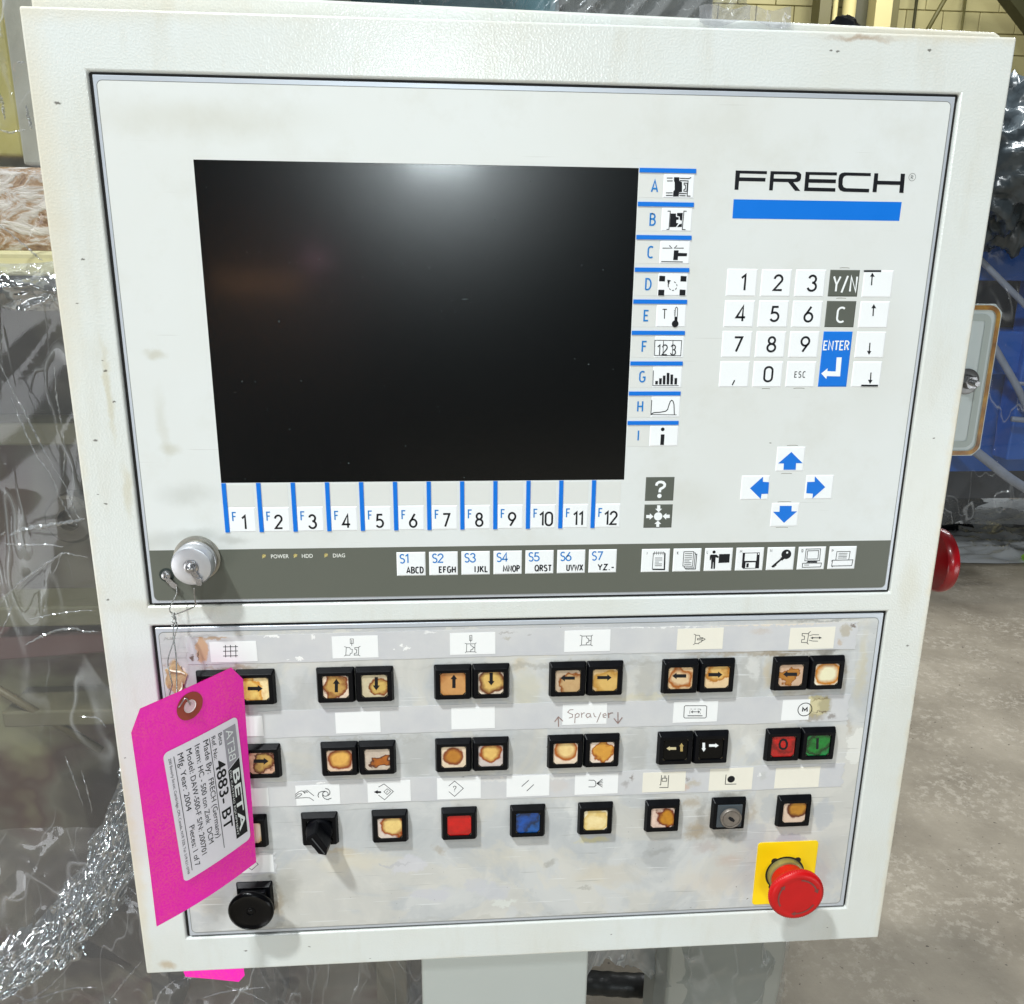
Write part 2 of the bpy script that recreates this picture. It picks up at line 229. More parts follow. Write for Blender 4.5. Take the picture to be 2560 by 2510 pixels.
def film_mat(name, tint, haze, scale=6.0, bump=0.8, dist=0.02, rough=0.07, gloss=1.0, fior=1.32, layers=0.0):
    """clear polythene sheet: mostly see-through, milky where creased, with a sharp sheen"""
    m = bpy.data.materials.new(name); m.use_nodes = True; nt = m.node_tree; nt.nodes.clear()
    out = N(nt, 'ShaderNodeOutputMaterial'); tc = N(nt, 'ShaderNodeTexCoord'); co = tc.outputs['Object']
    # thin crease lines: zero crossings of a stretched, slanted noise
    mp = N(nt, 'ShaderNodeMapping'); mp.inputs['Rotation'].default_value = (0.0, 0.6, 0.0); mp.inputs['Scale'].default_value = (1.0, 1.0, 0.38); nt.links.new(co, mp.inputs[0])
    n1 = noise_tex(nt, mp.outputs[0], scale, 3, 0.5, 0.4)
    rid = N(nt, 'ShaderNodeMath', operation='ABSOLUTE'); sb = N(nt, 'ShaderNodeMath', operation='SUBTRACT'); sb.inputs[1].default_value = 0.5
    nt.links.new(n1, sb.inputs[0]); nt.links.new(sb.outputs[0], rid.inputs[0])
    n2 = noise_tex(nt, co, scale * .35, 2, 0.5)
    hh = N(nt, 'ShaderNodeMapRange', interpolation_type='SMOOTHSTEP'); hh.inputs[1].default_value = 0.0; hh.inputs[2].default_value = 0.011; hh.inputs[3].default_value = 1; hh.inputs[4].default_value = 0
    nt.links.new(rid.outputs[0], hh.inputs[0])
    mq = N(nt, 'ShaderNodeMapping'); mq.inputs['Rotation'].default_value = (0.0, -0.9, 0.0); mq.inputs['Scale'].default_value = (1.3, 1.0, 0.3); nt.links.new(co, mq.inputs[0])
    r2 = N(nt, 'ShaderNodeMath', operation='ABSOLUTE'); s2 = N(nt, 'ShaderNodeMath', operation='SUBTRACT'); s2.inputs[1].default_value = 0.52; nt.links.new(noise_tex(nt, mq.outputs[0], scale * 1.6, 2, .4), s2.inputs[0]); nt.links.new(s2.outputs[0], r2.inputs[0])
    h3 = N(nt, 'ShaderNodeMapRange', interpolation_type='SMOOTHSTEP'); h3.inputs[1].default_value = 0.0; h3.inputs[2].default_value = 0.006; h3.inputs[3].default_value = .8; h3.inputs[4].default_value = 0; nt.links.new(r2.outputs[0], h3.inputs[0])
    mxl = N(nt, 'ShaderNodeMath', operation='MAXIMUM'); nt.links.new(hh.outputs[0], mxl.inputs[0]); nt.links.new(h3.outputs[0], mxl.inputs[1]); hh = mxl
    # a crease shows only on parts of its length
    gt = N(nt, 'ShaderNodeMath', operation='MULTIPLY'); nt.links.new(hh.outputs[0], gt.inputs[0]); nt.links.new(ramp(nt, noise_tex(nt, co, scale * .9, 3, .6), [(.44, (0, 0, 0)), (.58, (1, 1, 1))]), gt.inputs[1]); hh = gt
    su = N(nt, 'ShaderNodeMath', operation='ADD'); nt.links.new(hh.outputs[0], su.inputs[0]); nt.links.new(n2, su.inputs[1])
    b = bumpnode(nt, None, su.outputs[0], bump, dist)
    tr = N(nt, 'ShaderNodeBsdfTransparent'); tr.inputs[0].default_value = (*tint, 1)
    gl = N(nt, 'ShaderNodeBsdfGlossy'); gl.inputs['Roughness'].default_value = rough; gl.inputs[0].default_value = (0.95 * gloss, 0.97 * gloss, gloss, 1); nt.links.new(b, gl.inputs['Normal'])
    df = N(nt, 'ShaderNodeBsdfDiffuse'); df.inputs[0].default_value = (0.55, 0.56, 0.56, 1); nt.links.new(b, df.inputs['Normal'])
    fr = N(nt, 'ShaderNodeFresnel'); nt.links.new(b, fr.inputs['Normal'])
    ge = N(nt, 'ShaderNodeNewGeometry'); im = N(nt, 'ShaderNodeMapRange'); im.inputs[3].default_value = fior; im.inputs[4].default_value = 1 / fior   # the same sheen from either side of the sheet
    nt.links.new(ge.outputs['Backfacing'], im.inputs[0]); nt.links.new(im.outputs[0], fr.inputs[0])
    mr = N(nt, 'ShaderNodeMapRange'); mr.inputs[1].default_value = 0.0; mr.inputs[2].default_value = 1.0; mr.inputs[3].default_value = haze; mr.inputs[4].default_value = min(1, haze * 2.0 + .22)
    nt.links.new(hh.outputs[0], mr.inputs[0])
    m1 = N(nt, 'ShaderNodeMixShader'); nt.links.new(mr.outputs[0], m1.inputs[0]); nt.links.new(tr.outputs[0], m1.inputs[1]); nt.links.new(df.outputs[0], m1.inputs[2])
    m2 = N(nt, 'ShaderNodeMixShader'); mz = N(nt, 'ShaderNodeMath', operation='MAXIMUM'); mz.inputs[1].default_value = layers; nt.links.new(fr.outputs[0], mz.inputs[0]); nt.links.new(mz.outputs[0], m2.inputs[0]); nt.links.new(m1.outputs[0], m2.inputs[1]); nt.links.new(gl.outputs[0], m2.inputs[2])
    nt.links.new(m2.outputs[0], out.inputs[0])
    return m

# ------------------------------------------------------------------ mesh builder (u, v, w in mm)
class MB:
    def __init__(s): s.v = []; s.f = []; s.key = {}
    def pt(s, u, v, w, weld=False):
        if weld:
            k = (round(u, 3), round(v, 3), round(w, 3))
            if k in s.key: return s.key[k]
            s.key[k] = len(s.v)
        s.v.append((u, v, w)); return len(s.v) - 1
    def face(s, pts, weld=False): s.f.append([s.pt(*p, weld) for p in pts])
    def box(s, u0, v0, u1, v1, w0, w1):
        a = [(u0, v0), (u1, v0), (u1, v1), (u0, v1)]
        i = [s.pt(u, v, w0) for u, v in a]; j = [s.pt(u, v, w1) for u, v in a]
        s.f += [[i[0], i[3], i[2], i[1]], [j[0], j[1], j[2], j[3]]] + [[i[k], i[(k + 1) % 4], j[(k + 1) % 4], j[k]] for k in range(4)]
    def prism(s, pts, w0, w1, inset=0.0, back=True):
        """outline pts at w1 (back) up to w0 (front), the front optionally shrunk by inset"""
        n = len(pts); cu = sum(p[0] for p in pts) / n; cv = sum(p[1] for p in pts) / n
        def sh(p):
            if not inset: return p
            du, dv = p[0] - cu, p[1] - cv; r = max(abs(du), abs(dv)); k = (r - inset) / r; return (cu + du * k, cv + dv * k)
        a = [s.pt(*sh(p), w0) for p in pts]; b = [s.pt(*p, w1) for p in pts]
        s.f.append(a)
        if back: s.f.append(b[::-1])
        s.f += [[a[(k + 1) % n], a[k], b[k], b[(k + 1) % n]] for k in range(n)]
    def flat(s, pts, w): s.f.append([s.pt(p[0], p[1], w) for p in pts])
    def stroke(s, pts, t, w, closed=False):
        P = [Vector(p) for p in pts]; n = len(P); L = []; Rr_ = []
        if n < 2: return
        for i in range(n):
            if closed: a, b = P[i - 1], P[(i + 1) % n]
            else: a, b = P[max(0, i - 1)], P[min(n - 1, i + 1)]
            d1 = (P[i] - a); d2 = (b - P[i])
            d1 = d1.normalized() if d1.length > 1e-6 else d2.normalized(); d2 = d2.normalized() if d2.length > 1e-6 else d1
            tn = (d1 + d2); tn = tn.normalized() if tn.length > 1e-4 else d1
            nm = Vector((-tn.y, tn.x)); c = max(0.5, nm.dot(Vector((-d1.y, d1.x)))); off = nm * (t / 2 / c)
            L.append(s.pt(*(P[i] + off), w)); Rr_.append(s.pt(*(P[i] - off), w))
        for i in range(n if closed else n - 1):
            j = (i + 1) % n; s.f.append([L[i], L[j], Rr_[j], Rr_[i]])
    def disc(s, cu, cv, r, w, n=28): s.flat([(cu + r * math.cos(2 * math.pi * i / n), cv + r * math.sin(2 * math.pi * i / n)) for i in range(n)], w)
    def ring(s, cu, cv, r, t, w, n=36): s.stroke([(cu + r * math.cos(2 * math.pi * i / n), cv + r * math.sin(2 * math.pi * i / n)) for i in range(n)], t, w, True)
    def lathe(s, cu, cv, prof, n=48, axis='w', ridge=0, rr=(9, 9), ra=0.0):
        """profile of (radius, w); axis 'w' points at the viewer, 'u' to the right"""
        rows = []
        for q, (r, w) in enumerate(prof):
            row = []
            for i in range(n):
                a = 2 * math.pi * i / n; r2 = r + (ra if (rr[0] <= q <= rr[1] and i % 2) else 0)
                if axis == 'w': row.append(s.pt(cu + r2 * math.cos(a), cv + r2 * math.sin(a), w))
                else: row.append(s.pt(w, cv + r2 * math.cos(a), cu + r2 * math.sin(a)))
            rows.append(row)
        for a, b in zip(rows, rows[1:]):
            for i in range(n): j = (i + 1) % n; s.f.append([a[i], a[j], b[j], b[i]])
        s.f.append(rows[0][::-1]); s.f.append(rows[-1][:])
    def tube(s, pts, r, n=8, cap=True, radii=None):
        P = [Vector(p) for p in pts]; rows = []; up = Vector((0.13, 0.2, 1)).normalized()
        for i, p in enumerate(P):
            t = (P[min(i + 1, len(P) - 1)] - P[max(i - 1, 0)]).normalized()
            a = t.cross(up); a = a.normalized() if a.length > 1e-4 else t.cross(Vector((1, 0, 0))).normalized(); b = t.cross(a)
            rad = radii[i] if radii else r
            rows.append([s.pt(*(p + a * rad * math.cos(2 * math.pi * k / n) + b * rad * math.sin(2 * math.pi * k / n))) for k in range(n)])
        for a, b in zip(rows, rows[1:]):
            for k in range(n): j = (k + 1) % n; s.f.append([a[k], a[j], b[j], b[k]])
        if cap: s.f.append(rows[0][::-1]); s.f.append(rows[-1])
def spline(pts, k=8):
    P = [Vector(p) for p in pts]; out = []
    for i in range(len(P) - 1):
        p0, p1, p2, p3 = P[max(i - 1, 0)], P[i], P[i + 1], P[min(i + 2, len(P) - 1)]
        for j in range(k):
            t = j / k
            out.append(0.5 * ((2 * p1) + (p2 - p0) * t + (2 * p0 - 5 * p1 + 4 * p2 - p3) * t * t + (3 * p1 - p0 - 3 * p2 + p3) * t ** 3))
    out.append(P[-1]); return out
def rrect(u0, v0, u1, v1, r, n=5, cham=False):
    if cham: return [(u0 + r, v0), (u1 - r, v0), (u1, v0 + r), (u1, v1 - r), (u1 - r, v1), (u0 + r, v1), (u0, v1 - r), (u0, v0 + r)]
    out = []
    for cu, cv, a0 in ((u1 - r, v0 + r, -90), (u1 - r, v1 - r, 0), (u0 + r, v1 - r, 90), (u0 + r, v0 + r, 180)):
        for i in range(n + 1):
            a = math.radians(a0 + 90 * i / n); out.append((cu + r * math.cos(a), cv + r * math.sin(a)))
    return out
def plate(mb, u0, v0, u1, v1, holes, w0, w1):
    """rectangular sheet with rectangular holes, welded so that it can be bevelled"""
    us = sorted({u0, u1} | {h[0] for h in holes} | {h[2] for h in holes}); vs = sorted({v0, v1} | {h[1] for h in holes} | {h[3] for h in holes})
    inh = lambda u, v: any(h[0] < u < h[2] and h[1] < v < h[3] for h in holes) or not (u0 < u < u1 and v0 < v < v1)
    for i in range(len(us) - 1):
        for j in range(len(vs) - 1):
            a, b, c, d = us[i], vs[j], us[i + 1], vs[j + 1]
            if inh((a + c) / 2, (b + d) / 2): continue
            mb.face([(a, b, w0), (a, d, w0), (c, d, w0), (c, b, w0)], True); mb.face([(a, b, w1), (c, b, w1), (c, d, w1), (a, d, w1)], True)
            for (p, q, mu, mv) in (((a, b), (c, b), (a + c) / 2, b - .01), ((c, b), (c, d), c + .01, (b + d) / 2), ((c, d), (a, d), (a + c) / 2, d + .01), ((a, d), (a, b), a - .01, (b + d) / 2)):
                if inh(mu, mv): mb.face([(*p, w0), (*q, w0), (*q, w1), (*p, w1)], True)

ORG = {}
def empty(name, label, cat, u, v, w, group=None, kind=None):
    o = bpy.data.objects.new(name, None); COL.objects.link(o); p = W(u, v, w); o.location = p; ORG[o] = p
    o['label'] = label; o['category'] = cat
    if group: o['group'] = group
    if kind: o['kind'] = kind
    return o
def build(name, mb, m, parent=None, origin=None, smooth=False, bevel=0.0, label=None, cat=None, kind=None, group=None, bseg=2, ang=40):
    if origin is None:
        lo = [min(p[k] for p in mb.v) for k in range(3)]; hi = [max(p[k] for p in mb.v) for k in range(3)]
        origin = [(a + b) / 2 for a, b in zip(lo, hi)]
    og = W(*origin)
    me = bpy.data.meshes.new(name); me.from_pydata([W(*p) - og for p in mb.v], [], mb.f); me.update()
    import bmesh
    bm = bmesh.new(); bm.from_mesh(me); bmesh.ops.recalc_face_normals(bm, faces=bm.faces) if not getattr(mb, 'keep', False) else None
    bm.to_mesh(me); bm.free()
    o = bpy.data.objects.new(name, me); COL.objects.link(o); me.materials.append(m)
    ORG[o] = og
    if parent: o.parent = parent; o.location = og - ORG[parent]
    else: o.location = og
    if smooth:
        for p in me.polygons: p.use_smooth = True
        if smooth != 'all':
            md = o.modifiers.new('edges', 'EDGE_SPLIT'); md.split_angle = math.radians(ang)
    if bevel:
        md = o.modifiers.new('bevel', 'BEVEL'); md.width = bevel / 1000; md.segments = bseg; md.limit_method = 'ANGLE'; md.angle_limit = math.radians(40)
    if label: o['label'] = label
    if cat: o['category'] = cat
    if kind: o['kind'] = kind
    if group: o['group'] = group
    return o
def flatprint(name, mb, m, parent):
    """printed marks lie flat and face the viewer"""
    return build(name, mb, m, parent)
def place_copy(src, parent, u, v, w, name=None):
    c = src.copy(); COL.objects.link(c); p = W(u, v, w); ORG[c] = p; c.parent = parent; c.location = p - ORG[parent]
    return c

# ------------------------------------------------------------------ lettering
def arc(cx, cy, rx, ry, a0, a1, n=10): return [(cx + rx * math.cos(math.radians(a0 + (a1 - a0) * i / n)), cy + ry * math.sin(math.radians(a0 + (a1 - a0) * i / n))) for i in range(n + 1)]
# condensed stroke letters: height 1, each (advance width, [strokes])
GL = {
 '0': (.5, [arc(.25, .75, .25, .25, 0, 180) + arc(.25, .25, .25, .25, 180, 360) + [(.5, .75)]]),
 '1': (.3, [[(.0, .80), (.22, 1), (.22, 0)]]),
 '2': (.48, [arc(.24, .74, .24, .26, 175, -25) + [(.0, .03), (.5, .03)]]),
 '3': (.48, [arc(.23, .76, .22, .24, 165, -90, 10), arc(.23, .27, .26, .27, 90, -165, 12)]),
 '4': (.52, [[(.38, 0), (.38, 1), (.0, .26), (.54, .26)]]),
 '5': (.48, [[(.44, .97), (.09, .97), (.05, .56)] + arc(.22, .31, .26, .29, 100, -150, 12)]),
 '6': (.5, [[(.38, 1), (.08, .48)] + arc(.25, .29, .25, .29, 140, 500, 18)]),
 '7': (.46, [[(.0, .97), (.47, .97), (.14, 0)]]),
 '8': (.5, [arc(.25, .76, .2, .23, -90, 270, 16), arc(.25, .27, .25, .26, 90, 450, 16)]),
 '9': (.5, [[(.12, 0), (.42, .52)] + arc(.25, .71, .25, .29, -40, 320, 18)]),
 'A': (.5, [[(0, 0), (.25, 1), (.5, 0)], [(.09, .28), (.41, .28)]]),
 'B': (.46, [[(.24, 0), (0.04, 0), (0.04, 1), (.24, 1)] + arc(.22, .77, .2, .23, 90, -90, 8) + [(.04, .54)], arc(.22, .27, .24, .27, 90, -90, 8)]),
 'C': (.46, [arc(.27, .72, .23, .28, 45, 180, 8) + arc(.27, .28, .23, .28, 180, 315, 8)]),
 'D': (.5, [[(.04, 0), (.04, 1), (.2, 1)] + arc(.2, .5, .28, .5, 90, -90, 12) + [(.04, 0)]]),
 'E': (.42, [[(.4, 0.03), (.04, 0.03), (.04, .97), (.4, .97)], [(.04, .52), (.34, .52)]]),
 'F': (.4, [[(.04, 0), (.04, .97), (.4, .97)], [(.04, .52), (.34, .52)]]),
 'G': (.5, [arc(.27, .72, .23, .28, 45, 180, 8) + arc(.27, .28, .23, .28, 180, 350, 9) + [(.5, .45), (.3, .45)]]),
 'H': (.5, [[(.04, 0), (.04, 1)], [(.46, 0), (.46, 1)], [(.04, .5), (.46, .5)]]),
 'I': (.1, [[(.05, 0), (.05, 1)]]),
 'J': (.3, [[(.24, 1), (.24, .2)] + arc(.1, .2, .14, .2, 0, -110, 6)]),
 'K': (.5, [[(.04, 0), (.04, 1)], [(.46, 1), (.06, .45)], [(.18, .6), (.48, 0)]]),
 'L': (.4, [[(.04, 1), (.04, .03), (.4, .03)]]),
 'M': (.74, [[(.04, 0), (.08, 1), (.37, .18), (.66, 1), (.70, 0)]]),
 'N': (.52, [[(.04, 0), (.04, 1), (.48, 0), (.48, 1)]]),
 'O': (.56, [arc(.28, .5, .28, .5, 90, 450, 24)]),
 'P': (.46, [[(.04, 0), (.04, 1), (.2, 1)] + arc(.2, .74, .24, .26, 90, -90, 8) + [(.04, .48)]]),
 'Q': (.56, [arc(.28, .5, .28, .5, 90, 450, 24), [(.32, .22), (.56, -.04)]]),
 'R': (.48, [[(.04, 0), (.04, 1), (.2, 1)] + arc(.2, .75, .23, .25, 90, -90, 8) + [(.04, .5)], [(.22, .5), (.46, 0)]]),
 'S': (.44, [arc(.23, .76, .2, .24, 35, 270, 10)[:-1] + arc(.22, .26, .22, .26, 85, -145, 10)]),
 'T': (.46, [[(0, .97), (.48, .97)], [(.24, .97), (.24, 0)]]),
 'U': (.5, [[(.04, 1), (.04, .25)] + arc(.25, .25, .21, .25, 180, 360, 8) + [(.46, 1)]]),
 'V': (.5, [[(0, 1), (.25, 0), (.5, 1)]]), 'W': (.7, [[(0, 1), (.17, 0), (.35, .8), (.53, 0), (.7, 1)]]),
 'X': (.5, [[(0, 0), (.48, 1)], [(0, 1), (.48, 0)]]), 'Y': (.5, [[(0, 1), (.25, .45), (.5, 1)], [(.25, .45), (.25, 0)]]),
 'Z': (.46, [[(.02, .97), (.44, .97), (.0, .03), (.46, .03)]]),
 '.': (.12, [[(.06, -.02), (.06, .1)]]), '-': (.34, [[(.02, .42), (.32, .42)]]), ',': (.2, [[(.14, .2), (.04, -.14)]]), '/': (.4, [[(0, -.08), (.36, 1.05)]]),
}
def text(mb, s, u, v, h, t, w, align='l', ws=1.0, gap=0.13, slant=0.0, width=None):
    """draw s with its baseline at v; align l / c / r"""
    adv = [GL[c][0] for c in s]; tot = sum(adv) + gap * (len(s) - 1)
    if width: ws = width / (tot * h)
    x = {'l': 0, 'c': -tot / 2, 'r': -tot}[align]; k = 0
    for c, a in zip(s, adv):
        for st in GL[c][1]:
            mb.stroke([(u + (x + px) * h * ws + slant * py * h, v - py * h) for px, py in st], t, w - 0.012 * k); k += 1
        x += a + gap
TXT = {}
def font_text(s, bold=0.0):
    k = (s, bold)
    if k not in TXT:
        c = bpy.data.curves.new('lettering', 'FONT'); c.body = s; c.size = 1; c.offset = bold; c.resolution_u = 3
        o = bpy.data.objects.new('lettering', c); COL.objects.link(o); bpy.context.view_layer.update()
        me = bpy.data.meshes.new_from_object(o.evaluated_get(bpy.context.evaluated_depsgraph_get()))
        TXT[k] = ([tuple(v.co[:2]) for v in me.vertices], [list(p.vertices) for p in me.polygons])
        bpy.data.objects.remove(o); bpy.data.curves.remove(c); bpy.data.meshes.remove(me)
    return TXT[k]
def put_font(mb, s, fn, x0, y0, width, cap, bold=0.0):
    """letters from Blender's own font, scaled to a width and a capital height; fn maps (x, y) to u, v, w"""
    vs, fs = font_text(s, bold); xs = [p[0] for p in vs]; a, b = min(xs), max(xs); base = len(mb.v); kx = width / (b - a); ky = cap / 0.73
    for p in vs: mb.pt(*fn(x0 + (p[0] - a) * kx, y0 + p[1] * ky))
    mb.f += [[base + i for i in f] for f in fs]
